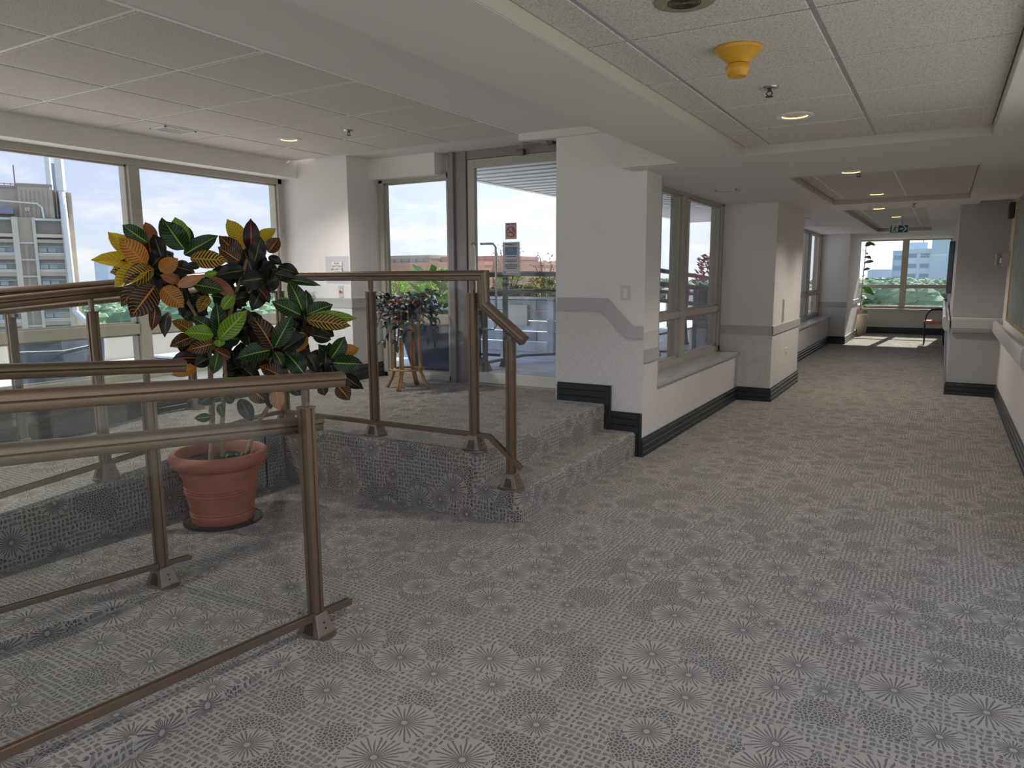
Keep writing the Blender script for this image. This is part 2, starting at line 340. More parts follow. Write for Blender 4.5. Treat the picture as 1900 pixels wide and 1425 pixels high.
# ------------------------------------------------------------------ mesh helpers
ORG = {}
class MB:
    def __init__(s): s.v = []; s.f = []; s.uv = None
    def quad(s, *p):
        i = len(s.v); s.v += [tuple(q) for q in p]; s.f.append(tuple(range(i, i+len(p)))); return s
    def box(s, x0, x1, y0, y1, z0, z1):
        i = len(s.v)
        s.v += [(x0,y0,z0),(x1,y0,z0),(x1,y1,z0),(x0,y1,z0),(x0,y0,z1),(x1,y0,z1),(x1,y1,z1),(x0,y1,z1)]
        s.f += [(i,i+3,i+2,i+1),(i+4,i+5,i+6,i+7),(i,i+1,i+5,i+4),(i+1,i+2,i+6,i+5),(i+2,i+3,i+7,i+6),(i+3,i,i+4,i+7)]
        return s
    def prism(s, poly, z0, z1, axis='z'):
        def P(a, b, c): return (a, b, c) if axis == 'z' else ((a, c, b) if axis == 'y' else (c, a, b))
        n = len(poly); i = len(s.v)
        s.v += [P(a, b, z0) for a, b in poly] + [P(a, b, z1) for a, b in poly]
        s.f.append(tuple(i+k for k in range(n))[::-1]); s.f.append(tuple(i+n+k for k in range(n)))
        for k in range(n): s.f.append((i+k, i+(k+1) % n, i+n+(k+1) % n, i+n+k))
        return s
    def loft(s, rings, caps=True):
        n = len(rings[0]); i = len(s.v)
        for r in rings: s.v += [tuple(p) for p in r]
        for j in range(len(rings)-1):
            for k in range(n):
                a = i+j*n+k; b = i+j*n+(k+1) % n
                s.f.append((a, b, b+n, a+n))
        if caps:
            s.f.append(tuple(i+k for k in range(n))[::-1]); s.f.append(tuple(i+(len(rings)-1)*n+k for k in range(n)))
        return s
    def sweep(s, prof, path, caps=True):
        """profile (side, up) swept along a path with mitred corners; up stays close to world z"""
        path = [Vector(p) for p in path]; rings = []
        for i, p in enumerate(path):
            d0 = (p-path[i-1]).normalized() if i > 0 else None
            d1 = (path[i+1]-p).normalized() if i < len(path)-1 else None
            d = d0 if d1 is None else (d1 if d0 is None else (d0+d1).normalized())
            ref = d1 if d1 is not None else d0
            up0 = Vector((0, 0, 1)) if abs(ref.z) < 0.93 else s.vert_up
            side = ref.cross(up0).normalized()
            up = side.cross(ref).normalized()
            ring = []
            for a, b in prof:
                q = p+side*a+up*b
                if d0 is not None and d1 is not None:   # project onto mitre plane
                    q = q+ref*((p-q).dot(d)/ref.dot(d))
                ring.append(q)
            rings.append(ring)
        return s.loft(rings, caps)
    vert_up = Vector((1, 0, 0))
    def tube(s, path, r, n=8, caps=True):
        rr = r if isinstance(r, (list, tuple)) else [r]*len(path)
        path = [Vector(p) for p in path]; rings = []; side = None
        for i, p in enumerate(path):
            a = path[max(0, i-1)]; b = path[min(len(path)-1, i+1)]; d = (b-a).normalized()
            if side is None:
                side = d.cross(Vector((0, 0, 1)))
                if side.length < 1e-3: side = Vector((1, 0, 0))
            side = (side-d*side.dot(d)).normalized(); up = side.cross(d)
            rings.append([p+side*math.cos(2*PI*k/n)*rr[i]+up*math.sin(2*PI*k/n)*rr[i] for k in range(n)])
        return s.loft(rings, caps)
    def lathe(s, prof, c, n=40, caps=False):
        rings = [[(c[0]+r*math.cos(2*PI*k/n), c[1]+r*math.sin(2*PI*k/n), c[2]+z) for k in range(n)] for r, z in prof]
        return s.loft(rings, caps)
    def disc(s, c, r, h, n=24, sy=1.0):
        return s.loft([[(c[0]+r*math.cos(2*PI*k/n), c[1]+r*sy*math.sin(2*PI*k/n), c[2]+z) for k in range(n)] for z in (0, h)])
    def ring(s, c, r0, r1, h, n=32, axis='z'):
        pts = []
        rings = []
        for (r, z) in ((r0, 0), (r1, 0), (r1, h), (r0, h), (r0, 0)):
            rings.append([Vector((r*math.cos(2*PI*k/n), r*math.sin(2*PI*k/n), z)) for k in range(n)])
        def T(p):
            if axis == 'z': return (c[0]+p.x, c[1]+p.y, c[2]+p.z)
            return (c[0]+p.x, c[1]+p.z, c[2]+p.y)
        return s.loft([[T(p) for p in r] for r in rings], False)
    def beam(s, a, b, w, h):
        return s.sweep([(-w/2, -h/2), (w/2, -h/2), (w/2, h/2), (-w/2, h/2)], [a, b])
    def mesh(s, name, org=(0, 0, 0), smooth=False, bevel=0.0):
        me = bpy.data.meshes.new(name)
        ox, oy, oz = org
        me.from_pydata([(x-ox, y-oy, z-oz) for x, y, z in s.v], [], s.f)
        me.validate()
        if bevel > 0 or True:
            import bmesh
            bm = bmesh.new(); bm.from_mesh(me)
            if s.uv is None: bmesh.ops.recalc_face_normals(bm, faces=bm.faces)
            if bevel > 0:
                es = [e for e in bm.edges if len(e.link_faces) == 2 and e.calc_face_angle(0) > 0.6]
                bmesh.ops.bevel(bm, geom=es, offset=bevel, segments=2, affect='EDGES', profile=0.6, clamp_overlap=True)
            bm.to_mesh(me); bm.free()
        if s.uv is not None:
            ul = me.uv_layers.new(name='UVMap')
            for lp in me.loops: ul.data[lp.index].uv = s.uv[lp.vertex_index]
        else:
            ul = me.uv_layers.new(name='UVMap')
            for p in me.polygons:
                n = p.normal
                for li in p.loop_indices:
                    c = me.vertices[me.loops[li].vertex_index].co
                    x, y, z = c.x+ox, c.y+oy, c.z+oz
                    if abs(n.z) > 0.6: ul.data[li].uv = (x, y)
                    elif abs(n.y) > abs(n.x): ul.data[li].uv = (x, z+y*0.5)
                    else: ul.data[li].uv = (y, z+0.3)
        if smooth:
            for p in me.polygons: p.use_smooth = True
        return me

def org_of(o):
    return ORG.get(o.name, (0, 0, 0)) if o is not None else (0, 0, 0)
def props(o, label=None, cat=None, group=None, kind=None):
    if label: o['label'] = label
    if cat: o['category'] = cat
    if group: o['group'] = group
    if kind: o['kind'] = kind
    return o
def build(mb, name, mat, parent=None, label=None, cat=None, group=None, kind=None, smooth=False, bevel=0.0, org=None, autosmooth=False):
    og = org if org is not None else org_of(parent)
    me = mb.mesh(name, og, smooth, bevel)
    me.materials.append(MAT[mat])
    if autosmooth:
        try: me.shade_smooth_by_angle = True
        except Exception: pass
    o = bpy.data.objects.new(name, me); COL.objects.link(o)
    if parent is not None: o.parent = parent
    elif org is not None: o.location = org
    ORG[o.name] = og
    if autosmooth:
        for p in me.polygons: p.use_smooth = True
        me.set_sharp_from_angle(angle=math.radians(35))
    props(o, label, cat, group, kind)
    return o
def thing(name, loc, label, cat, group=None):
    o = bpy.data.objects.new(name, None); COL.objects.link(o); o.location = loc; o.empty_display_size = 0.1
    ORG[o.name] = tuple(loc); props(o, label, cat, group); return o
def struct(mb, name, mat, **kw):
    return build(mb, name, mat, kind='structure', **kw)
def inst(src, name, parent, loc=(0, 0, 0)):
    o = bpy.data.objects.new(name, src.data); COL.objects.link(o); o.parent = parent; o.location = loc; ORG[o.name] = org_of(parent)
    return o
def copy_tree(o, parent=None, **kw):
    c = o.copy(); COL.objects.link(c); c.parent = parent
    for ch in o.children: copy_tree(ch, c)
    for k, v in kw.items(): c[k] = v
    ORG[c.name] = org_of(o)
    return c
def text_mesh(body, size, name, mat, parent, M, extrude=0.0006):
    cu = bpy.data.curves.new(name, 'FONT'); cu.body = body; cu.size = size; cu.align_x = 'CENTER'; cu.align_y = 'CENTER'; cu.extrude = extrude
    cu.resolution_u = 2
    tmp = bpy.data.objects.new('tmp_text', cu); COL.objects.link(tmp)
    dg = bpy.context.evaluated_depsgraph_get(); dg.update()
    me = bpy.data.meshes.new_from_object(tmp.evaluated_get(dg))
    bpy.data.objects.remove(tmp)
    og = Vector(org_of(parent))
    me.transform(Matrix.Translation(-og) @ M); me.materials.clear(); me.materials.append(MAT[mat])
    o = bpy.data.objects.new(name, me); COL.objects.link(o); o.parent = parent; ORG[o.name] = tuple(og)
    return o

# ------------------------------------------------------------------ levels
PZ = 0.42      # raised platform
TZ = 0.205     # step tread
ZC = 2.30      # corridor soffit
ZR = 2.36      # corridor tile recess
ZL = 2.68      # left room ceiling
ZB = 0.157     # baseboard height
XW = -5.37     # low window wall
YB = -1.45     # the rooms are built back to here, behind the camera
def rampB(y): return PZ-0.08*max(0.0, 3.45-y) if y > 0.12 else 0.154
def rampA(y): return 0.08*max(0.0, 2.10-y) if y > 0.12 else 0.158

# ------------------------------------------------------------------ floor, platform, ramps
struct(MB().box(-6.3, 0.75, -4.5, 20.45, -0.25, 0.0), 'floor', 'carpet')
def rounded(poly, r_idx, r=0.07, n=5):
    out = []
    N = len(poly)
    for i, p in enumerate(poly):
        if i in r_idx:
            a = Vector(poly[i-1]); b = Vector(p); c = Vector(poly[(i+1) % N])
            u = (a-b).normalized(); w = (c-b).normalized()
            cen = b+u*r+w*r; s = b+u*r; e = b+w*r
            a0 = math.atan2(s.y-cen.y, s.x-cen.x); a1 = math.atan2(e.y-cen.y, e.x-cen.x)
            while a1-a0 > PI: a1 -= 2*PI
            while a1-a0 < -PI: a1 += 2*PI
            for k in range(n+1):
                t = a0+(a1-a0)*k/n; out.append((cen.x+r*math.cos(t), cen.y+r*math.sin(t)))
        else: out.append(tuple(p))
    return out
def nosed(mb, poly, z0, z1, r=0.028):
    """prism whose top edge is rounded over (carpet wrapped nosing)"""
    n = len(poly); rings = []
    P = [Vector(p) for p in poly]
    area = sum(P[i].x*P[(i+1) % n].y-P[(i+1) % n].x*P[i].y for i in range(n))
    sg = 1 if area > 0 else -1
    def inset(d):
        o = []
        for i in range(n):
            a, b, c = P[i-1], P[i], P[(i+1) % n]
            u = (b-a).normalized(); w = (c-b).normalized()
            nu = Vector((-u.y, u.x))*sg; nw = Vector((-w.y, w.x))*sg
            m = (nu+nw)
            m = m/(m.dot(nu)) if abs(m.dot(nu)) > 0.2 else nu
            o.append(b+m*d)
        return o
    rings.append([(p.x, p.y, z0) for p in P])
    for k in range(5):
        t = k/4*PI/2
        q = inset(r*(1-math.cos(t)))
        rings.append([(p.x, p.y, z1-r+r*math.sin(t)) for p in q])
    mb.loft(rings, True); return mb
plat = [(-4.08, 3.62), (-2.39, 3.62), (-2.39, 5.60), (-2.86, 5.60), (-2.86, 6.12), (-5.20, 6.12), (-5.20, 5.60), (-5.38, 5.60), (-5.38, 3.45), (-4.08, 3.45)]
struct(nosed(MB(), rounded(plat, [1], 0.10), 0.0, PZ), 'raised_platform', 'carpet', smooth=False)
struct(nosed(MB(), rounded([(-2.60, 3.64), (-2.11, 3.64), (-2.11, 5.60), (-2.60, 5.60)], [1], 0.10), 0.0, TZ), 'platform_step', 'carpet')
def slab_path(x0, x1, ys, zf, zb=-0.1, r=0.025, sides=(1, 1)):
    mb = MB(); rings = []
    for y in ys:
        z = zf(y); l = [(x0, y, zb)]
        if sides[0]: l += [(x0, y, z-r), (x0+r*0.3, y, z-r*0.3), (x0+r, y, z)]
        else: l += [(x0, y, z)]
        if sides[1]: l += [(x1-r, y, z), (x1-r*0.3, y, z-r*0.3), (x1, y, z-r)]
        else: l += [(x1, y, z)]
        l += [(x1, y, zb)]
        rings.append(l)
    return mb.loft(rings, True)
ysB = [3.46]+[3.4-0.3*k for k in range(11)]+[0.12]
struct(slab_path(-5.38, -4.08, ysB, rampB, 0.0, sides=(0, 1)), 'upper_ramp', 'carpet')
ysA = [2.10, 1.9, 1.6, 1.2, 0.8, 0.4, 0.12]
def kerb(y): return 0.045*min(1.0, max(0.0, (2.05-y)/0.45))
struct(slab_path(-3.14, -2.25, ysA, lambda y: rampA(y)-kerb(y)+0.001, -0.02, sides=(0, 0)), 'lower_ramp', 'carpet')
struct(slab_path(-2.26, -2.10, ysA, rampA, -0.02), 'ramp_kerb', 'carpet')
struct(slab_path(-3.30, -3.13, ysA, rampA, -0.02), 'ramp_kerb', 'carpet')
struct(MB().box(-5.38, -2.10, -1.35, 0.13, 0.0, 0.158), 'ramp_landing', 'carpet')

# ------------------------------------------------------------------ walls
def base_prof():
    return [(0, 0), (0.022, 0), (0.022, 0.036), (0.015, 0.042), (0.015, 0.048), (0.021, 0.054), (0.021, 0.088), (0.014, 0.094), (0.014, 0.100), (0.019, 0.106), (0.019, 0.134), (0.011, 0.142), (0.013, ZB), (0, ZB)]
def baseboard(p0, p1, nrm, z0=0.0, z1=None, name='baseboard', parent=None):
    z1 = z0 if z1 is None else z1
    mb = MB(); nx, ny = nrm
    rings = [[(x+nx*a, y+ny*a, z+b) for a, b in base_prof()] for (x, y), z in ((p0, z0), (p1, z1))]
    mb.loft(rings, True)
    return struct(mb, name, 'base_black', parent=parent)
def wall(name, x0, x1, y0, y1, z0=0.0, z1=2.9, split=0.83, low='wallpaper', up='wall_paint'):
    if split > z1: return struct(MB().box(x0, x1, y0, y1, z0, z1), name, low if z1 < 0.7 else up)
    w = struct(MB().box(x0, x1, y0, y1, max(z0, split), z1), name, up)
    if z0 < split: struct(MB().box(x0, x1, y0, y1, z0, split), 'wall_covering', low, parent=w)
    return w
def band(name, x0, x1, y0, y1, z0=0.785, z1=0.888, mat='trim_grey', parent=None):
    return struct(MB().box(x0, x1, y0, y1, z0, z1), name, mat, parent=parent, bevel=0.004)

# right wall
wall('wall_right', 0.635, 0.90, 4.4, 10.42)
baseboard((0.635, 4.4), (0.635, 10.40), (-1, 0), name='baseboard_right')
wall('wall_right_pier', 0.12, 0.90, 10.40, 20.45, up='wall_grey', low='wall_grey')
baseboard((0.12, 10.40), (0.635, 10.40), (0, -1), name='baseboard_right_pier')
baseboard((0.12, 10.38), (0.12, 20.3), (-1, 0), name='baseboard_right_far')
# far end wall with window
wf = wall('wall_far', -2.35, 0.20, 20.30, 20.50, 0, 0.60, split=9)
baseboard((-1.75, 20.3), (0.12, 20.3), (0, -1), name='baseboard_far')
struct(MB().box(-2.0, 0.15, 20.18, 20.5, 0.585, 0.62), 'window_sill', 'sill_grey', bevel=0.006)
# pier 3
wall('wall_left_pier_far', -2.38, -1.735, 16.85, 19.3)
band('trim_far', -2.35, -1.725, 16.84, 16.86); band('trim_far', -1.74, -1.722, 16.84, 19.32, mat='rail_light')
baseboard((-2.06, 16.85), (-1.735, 16.85), (0, -1), name='baseboard_left_pier_far')
baseboard((-1.735, 16.83), (-1.735, 19.3), (1, 0), name='baseboard_left_pier_far')
struct(MB().box(-2.38, -2.0, 19.3, 20.45, 0, 2.9), 'wall_far_return', 'wall_paint')
# pier 2
wall('wall_left_pier', -2.38, -1.676, 8.82, 10.66, up='wall_paint')
band('trim_pier', -2.29, -1.665, 8.805, 8.825); band('trim_pier', -1.68, -1.662, 8.805, 10.67, mat='rail_light')
baseboard((-2.06, 8.82), (-1.676, 8.82), (0, -1), name='baseboard_left_pier')
baseboard((-1.676, 8.80), (-1.676, 10.66), (1, 0), name='baseboard_left_pier')
# low walls under the corridor windows
for (ya, yb, nm) in ((5.951, 8.83, 'wall_left_low'), (10.66, 16.86, 'wall_left_low_far')):
    wall(nm, -2.38, -2.06, ya, yb, 0, 0.54, split=9)
    baseboard((-2.06, 5.58 if ya < 6 else ya), (-2.06, yb), (1, 0), name='baseboard_left')
struct(MB().box(-2.40, -2.035, 5.95, 8.82, 0.54, 0.58), 'window_sill', 'sill_grey', bevel=0.008)
struct(MB().box(-2.40, -2.035, 10.66, 16.85, 0.54, 0.58), 'window_sill', 'sill_grey', bevel=0.008)
# wall end beside the steps (faces the camera)
w = struct(MB().prism([(-2.86, 1.25), (-2.40, 1.25), (-2.17, 1.03), (-2.06, 1.03), (-2.06, 2.72), (-2.86, 2.72)], 5.60, 5.95, axis='y'), 'wall_steps', 'wall_paint')
struct(MB().prism([(-2.86, 0.0), (-2.06, 0.0), (-2.06, 1.03), (-2.17, 1.03), (-2.40, 1.25), (-2.86, 1.25)], 5.60, 5.95, axis='y'), 'wall_covering', 'wallpaper', parent=w)
struct(MB().box(-2.86, -2.42, 5.951, 6.12, 0.0, 2.72), 'wall_door_jamb', 'wall_paint')
struct(MB().box(-2.385, -2.061, 5.951, 5.975, 0.581, 2.72), 'wall_window_jamb', 'wall_grey')
struct(MB().prism([(-2.835, 1.195), (-2.424, 1.195), (-2.205, 0.982), (-2.062, 0.982), (-2.062, 1.080), (-2.150, 1.080), (-2.378, 1.303), (-2.835, 1.303)], 5.578, 5.602, axis='y'), 'trim_steps', 'trim_grey', bevel=0.003)
band('trim_corner', -2.062, -2.040, 5.60, 5.935)
# stair-step baseboard
def hb(x0, x1, z0, name):
    mb = MB(); mb.loft([[(x, 5.60-a*1.1, z0+b) for a, b in base_prof()] for x in (x0, x1)], True); return struct(mb, name, 'base_black')
hb(-2.835, -2.345, PZ, 'baseboard_steps'); hb(-2.392, -2.075, TZ+0.002, 'baseboard_steps')
def vb(x0, x1, z0, z1):
    w_ = x1-x0
    pr = [(x0, 0), (x0, -0.015), (x0+w_*0.3, -0.015), (x0+w_*0.34, -0.024), (x0+w_*0.62, -0.024), (x0+w_*0.66, -0.016), (x0+w_*0.74, -0.022), (x1, -0.020), (x1, 0)]
    mb = MB(); mb.loft([[(a, 5.60+b, z) for a, b in pr] for z in (z0, z1)], True); struct(mb, 'baseboard_steps', 'base_black')
vb(-2.388, -2.332, TZ, PZ+ZB); vb(-2.126, -2.060, 0.0, TZ+ZB)

# column left of the door niche and the wall beside the big windows
w = struct(MB().box(-6.2, -5.20, 5.60, 6.12, 0.0, 2.72), 'wall_back_left', 'wall_paint')
struct(MB().box(-6.15, -5.196, 5.596, 5.604, 1.170, 1.270), 'trim_back', 'wall_grey', parent=w)
struct(MB().box(-5.204, -5.192, 5.60, 6.06, 1.170, 1.270), 'trim_back', 'trim_grey', parent=w)
struct(MB().box(-5.203, -5.199, 5.601, 6.06, 0.42, 1.17), 'wall_covering', 'wallpaper', parent=w)
baseboard((-5.20, 5.58), (-5.20, 6.05), (1, 0), PZ, name='baseboard_back'); baseboard((-5.37, 5.60), (-5.18, 5.60), (0, -1), PZ, name='baseboard_back')
# low wall below the big windows, with deep sill
w = struct(MB().box(-6.2, XW, -4.4, 5.60, 0.0, 0.575), 'wall_left', 'wall_paint')
struct(MB().box(-6.2, XW+0.02, -4.4, 5.60, 0.575, 0.602), 'window_sill', 'sill_grey', bevel=0.01)
struct(MB().box(XW-0.01, XW+0.012, -4.4, 5.60, 0.545, 0.578), 'trim_sill', 'sill_grey', bevel=0.006)
baseboard((XW, 3.45), (XW, 5.60), (1, 0), PZ, name='baseboard_window')
baseboard((XW, 0.12), (XW, 3.45), (1, 0), rampB(0.13), PZ, name='baseboard_window')

# ------------------------------------------------------------------ ceilings
# left room: plaster plane beside the tiles, strip and bulkheads
struct(MB().box(-3.18, -1.72, YB, 5.55, ZL, ZL+0.2), 'ceiling_left', 'ceiling_paint')
struct(MB().box(-5.2, -2.0, 5.55, 6.12, ZL+0.0, ZL+0.2), 'ceiling_entry', 'ceiling_paint')
struct(MB().box(-3.19, -2.2, 5.545, 5.60, 2.622, ZL+0.01), 'ceiling_entry_drop', 'wall_paint')
struct(MB().box(-6.25, -5.89, YB, 5.60, 2.505, ZL+0.2), 'ceiling_bulkhead', 'wall_paint')
struct(MB().box(-5.2, -4.36, 5.93, 6.14, 2.475, ZL+0.02), 'ceiling_window_bulkhead', 'wall_paint')
struct(MB().box(-6.25, -2.0, 6.10, 6.2, ZL-0.02, 3.0), 'wall_over_door', 'wall_paint')
# corridor soffit with three tile recesses
R1 = (-1.25, 0.19, -1.0, 5.27); R2 = (-1.20, 0.19, 6.68, 9.60); R3 = (-1.20, -0.25, 10.53, 16.40)
sof = MB()
sof.box(-1.73, R1[0], YB, 5.35, ZC, 2.9); sof.box(R1[1], 0.70, YB, 5.35, ZC, 2.9); sof.box(R1[0], R1[1], YB, R1[2], ZC, 2.9)
sof.box(R1[0], R1[1], R1[3], 5.35, ZC, 2.9)
sof.box(-2.18, R2[0], 5.35, 10.0, ZC, 2.9); sof.box(R2[1], 0.70, 5.35, 10.0, ZC, 2.9)
sof.box(R2[0], R2[1], 5.35, R2[2], ZC, 2.9); sof.box(R2[0], R2[1], R2[3], 10.0, ZC, 2.9)
sof.box(-2.45, -2.18, 5.62, 10.0, ZC, 2.9)
sof.box(-2.45, R3[0], 10.0, 20.5, ZC, 2.9); sof.box(R3[1], 0.30, 10.0, 20.5, ZC, 2.9)
sof.box(R3[0], R3[1], 10.0, R3[2], ZC, 2.9); sof.box(R3[0], R3[1], R3[3], 20.5, ZC, 2.9)
struct(sof, 'ceiling_corridor', 'ceiling_paint')
for i, (x0, x1, y0, y1) in enumerate((R1, R2, R3)):
    t = MB(); e = 0.004
    for (a, b, c, d) in ((x0, x0+e, y0, y1), (x1-e, x1, y0, y1), (x0, x1, y1-e, y1), (x0, x1, y0, y0+e)):
        t.box(a, b, c, d, ZC+0.002, ZR+0.02)
    struct(t, 'trim_recess', 'recess_paint')
# ceiling tiles: each one its own piece hanging in the grid
def tile_grid(cname, xs, ys, z, proud, tw=0.024, gap=0.004, barm='grid_metal', xbar=True, bw=None, bxw=None):
    par = struct(MB().box(xs[0]-0.01, xs[-1]+0.01, ys[0]-0.01, ys[-1]+0.01, z+0.03, z+0.10), cname, 'dark_frame_gap_shade')  # backing coloured dark to stand for shade in the tile gaps
    cache = {}
    for i in range(len(xs)-1):
        for j in range(len(ys)-1):
            w_ = xs[i+1]-xs[i]; h_ = ys[j+1]-ys[j]; key = (round(w_, 3), round(h_, 3))
            if key not in cache:
                g = tw/2+gap; a, b = w_/2-g, h_/2-g
                mb = MB(); mb.loft([[(-a, -b, 0.03), (a, -b, 0.03), (a, b, 0.03), (-a, b, 0.03)], [(-a, -b, 0.004-proud), (a, -b, 0.004-proud), (a, b, 0.004-proud), (-a, b, 0.004-proud)],
                    [(-a+0.004, -b+0.004, -proud), (a-0.004, -b+0.004, -proud), (a-0.004, b-0.004, -proud), (-a+0.004, b-0.004, -proud)]])
                me = mb.mesh('ceiling_tile'); me.materials.append(MAT['acoustic_tile']); cache[key] = me
            o = bpy.data.objects.new('ceiling_tile', cache[key]); COL.objects.link(o); o.parent = par
            o.location = ((xs[i]+xs[i+1])/2, (ys[j]+ys[j+1])/2, z)
    bw = bw or tw
    for x in xs[1:-1]:
        build(MB().box(x-bw/2*(1.3 if x == -0.433 else 1), x+bw/2*(1.3 if x == -0.433 else 1), ys[0], ys[-1], z-0.001, z+0.012), 'grid_bar', barm, par)
    if xbar:
        bx = bxw or tw
        for y in ys[1:-1]: build(MB().box(xs[0], xs[-1], y-bx/2, y+bx/2, z+0.0005, z+0.012), 'grid_bar', barm, par)
    return par
ysL = [-4.25+0.708*k for k in range(13)]
ysL = [4.962-0.708*k for k in range(10)][::-1]+[5.55]
tg = tile_grid('ceiling_tiled_left', [-5.90, -5.31, -4.60, -3.89, -3.18], ysL, ZL, 0.006, tw=0.026, gap=0.003)
build(MB().box(-3.205, -3.170, -1.4, 5.55, ZL-0.003, ZL+0.01), 'edge_moulding', 'grid_metal', tg)
xs1 = [-1.25, -1.075, -0.433, 0.19]
tile_grid('ceiling_tiled_corridor', xs1, [5.27]+[4.66-0.655*k for k in range(11)] if False else sorted([5.27]+[4.655-0.655*k for k in range(9)]), ZR, 0.004, tw=0.008, bw=0.040, bxw=0.008, barm='grid_grey')
tile_grid('ceiling_tiled_corridor', [-1.20, -1.075, -0.433, 0.19], [6.68, 7.28, 7.93, 8.58, 9.23, 9.60], ZR, 0.004, tw=0.010, bw=0.040, bxw=0.006, barm='grid_metal')
tile_grid('ceiling_tiled_corridor', [-1.20, -1.060, -0.430, -0.25], [10.53]+[11.0+0.65*k for k in range(9)], ZR, 0.004, tw=0.010, bw=0.036, bxw=0.006)

# ------------------------------------------------------------------ windows and the door
def bar(mb, x0, x1, y0, y1, z0, z1): mb.box(x0, x1, y0, y1, z0, z1)
NW = [0]
def window(name, plane, axis, a0, a1, z0, z1, mull, trans, fw=0.05, depth=0.10, mw=0.07, mat='frame_cream', glass='clear_glass', out=-1):
    """axis 'x': the pane lies in x=plane and spans y; axis 'y': lies in y=plane and spans x"""
    def B(mb, u0, u1, w0, w1, q0, q1):   # u along, w across (outwards), q height
        if axis == 'x': mb.box(plane+min(w0*out, w1*out), plane+max(w0*out, w1*out), u0, u1, q0, q1)
        else: mb.box(u0, u1, plane+min(w0*out, w1*out), plane+max(w0*out, w1*out), q0, q1)
    fr = MB()
    B(fr, a0, a1, -0.02, depth, z0, z0+fw); B(fr, a0, a1, -0.02, depth, z1-fw, z1)
    B(fr, a0, a0+fw, -0.02, depth, z0, z1); B(fr, a1-fw, a1, -0.02, depth, z0, z1)
    par = struct(fr, name, mat, bevel=0.004)
    cuts = [a0+fw]; mull = sorted(mull)
    for m in mull:
        mb = MB(); B(mb, m-mw/2, m+mw/2, -0.025, depth, z0+fw, z1-fw); build(mb, 'mullion', mat, par, bevel=0.004)
        cuts += [m-mw/2, m+mw/2]
    cuts.append(a1-fw)
    zc = [z0+fw]
    for tz0, tz1 in trans: zc += [tz0, tz1]
    zc.append(z1-fw)
    for k in range(0, len(cuts), 2):
        for (tz0, tz1) in trans:
            mb = MB(); B(mb, cuts[k], cuts[k+1], -0.015, depth*0.8, tz0, tz1); build(mb, 'transom', mat, par, bevel=0.003)
        for j in range(0, len(zc), 2):
            u0, u1, q0, q1 = cuts[k], cuts[k+1], zc[j], zc[j+1]; s = 0.016
            bd = MB()
            for (a, b, c, d) in ((u0, u1, q0, q0+s), (u0, u1, q1-s, q1), (u0, u0+s, q0, q1), (u1-s, u1, q0, q1)):
                B(bd, a, b, 0.012, 0.05, c, d)
            build(bd, 'glazing_bead', mat, par)
            gm = MB(); B(gm, u0+0.004, u1-0.004, 0.028, 0.036, q0+0.004, q1-0.004); build(gm, 'pane', glass, par)
    return par
window('window_1', -6.10, 'x', -4.3, 5.56, 0.602, 2.505, [3.915, 2.30, 0.69, -0.92, -2.53], [(1.00, 1.09)], fw=0.055, depth=0.12, mw=0.10)
window('window_2', 6.05, 'y', -5.165, -4.245, PZ, 2.50, [], [(1.00, 1.085)], fw=0.055, depth=0.08, out=1)
window('window_3', -2.30, 'x', 5.95, 8.82, 0.58, 2.34, [7.33], [(1.055, 1.125)], fw=0.07, depth=0.12, mw=0.13)
window('window_4', -2.30, 'x', 10.66, 16.85, 0.58, 2.34, [12.2, 13.8, 15.4], [(1.055, 1.125)], fw=0.08, depth=0.12, mw=0.12)
window('window_5', 20.33, 'y', -1.95, 0.16, 0.62, 2.34, [-0.845], [(1.13, 1.19)], fw=0.06, depth=0.10, mw=0.11, out=1)
# door 1
df = MB()
df.box(-4.25, -4.185, 5.985, 6.16, PZ, ZL); df.box(-4.185, -4.055, 6.015, 6.16, PZ, ZL)
df.box(-4.055, -2.86, 6.03, 6.14, 2.60, ZL); df.box(-2.93, -2.86, 6.03, 6.14, PZ, 2.6)
dfo = struct(df, 'door_1', 'frame_bronze', bevel=0.004)
build(MB().box(-4.06, -2.86, 5.99, 6.16, PZ-0.005, PZ+0.012), 'threshold', 'frame_cream', dfo)
dl = MB()
dl.box(-4.045, -3.965, 6.03, 6.08, PZ+0.015, 2.595); dl.box(-3.02, -2.935, 6.03, 6.08, PZ+0.015, 2.595)
dl.box(-3.965, -3.02, 6.03, 6.08, 2.515, 2.595)
dlo = build(dl, 'door_leaf', 'frame_cream', dfo, bevel=0.003)
build(MB().box(-3.965, -3.02, 6.03, 6.08, PZ+0.015, PZ+0.115), 'bottom_rail', 'roof_white', dlo, bevel=0.003)
build(MB().box(-3.96, -3.025, 6.052, 6.058, PZ+0.115, 2.515), 'door_pane', 'door_glass', dlo)
hd = MB()
def handle(mb, x, yy, dirn):
    pts = [(x, 6.04, 1.80), (x+0.055*dirn, yy, 1.80), (x+0.085*dirn, yy, 1.765), (x+0.085*dirn, yy, 1.00), (x+0.055*dirn, yy, 0.965), (x, 6.04, 0.965)]
    mb.tube(pts, 0.011, 10)
handle(hd, -4.005, 5.975, 1); build(hd, 'pull_handle', 'steel', dlo, smooth=True)
hd = MB(); pts = [(-3.93, 6.07, 1.80), (-3.82, 6.13, 1.80), (-3.79, 6.13, 1.765), (-3.79, 6.13, 1.0), (-3.82, 6.13, .965), (-3.93, 6.07, .965)]
hd.tube(pts, 0.011, 10); build(hd, 'pull_handle', 'steel', dlo, smooth=True)
cl = thing('door_closer', (-3.35, 6.0, 2.62), 'grey metal door closer with folded arm above the glass door', 'door closer')
build(MB().box(-3.47, -3.39, 5.97, 6.03, 2.585, 2.635), 'closer_body', 'cast_metal', cl, bevel=0.006)
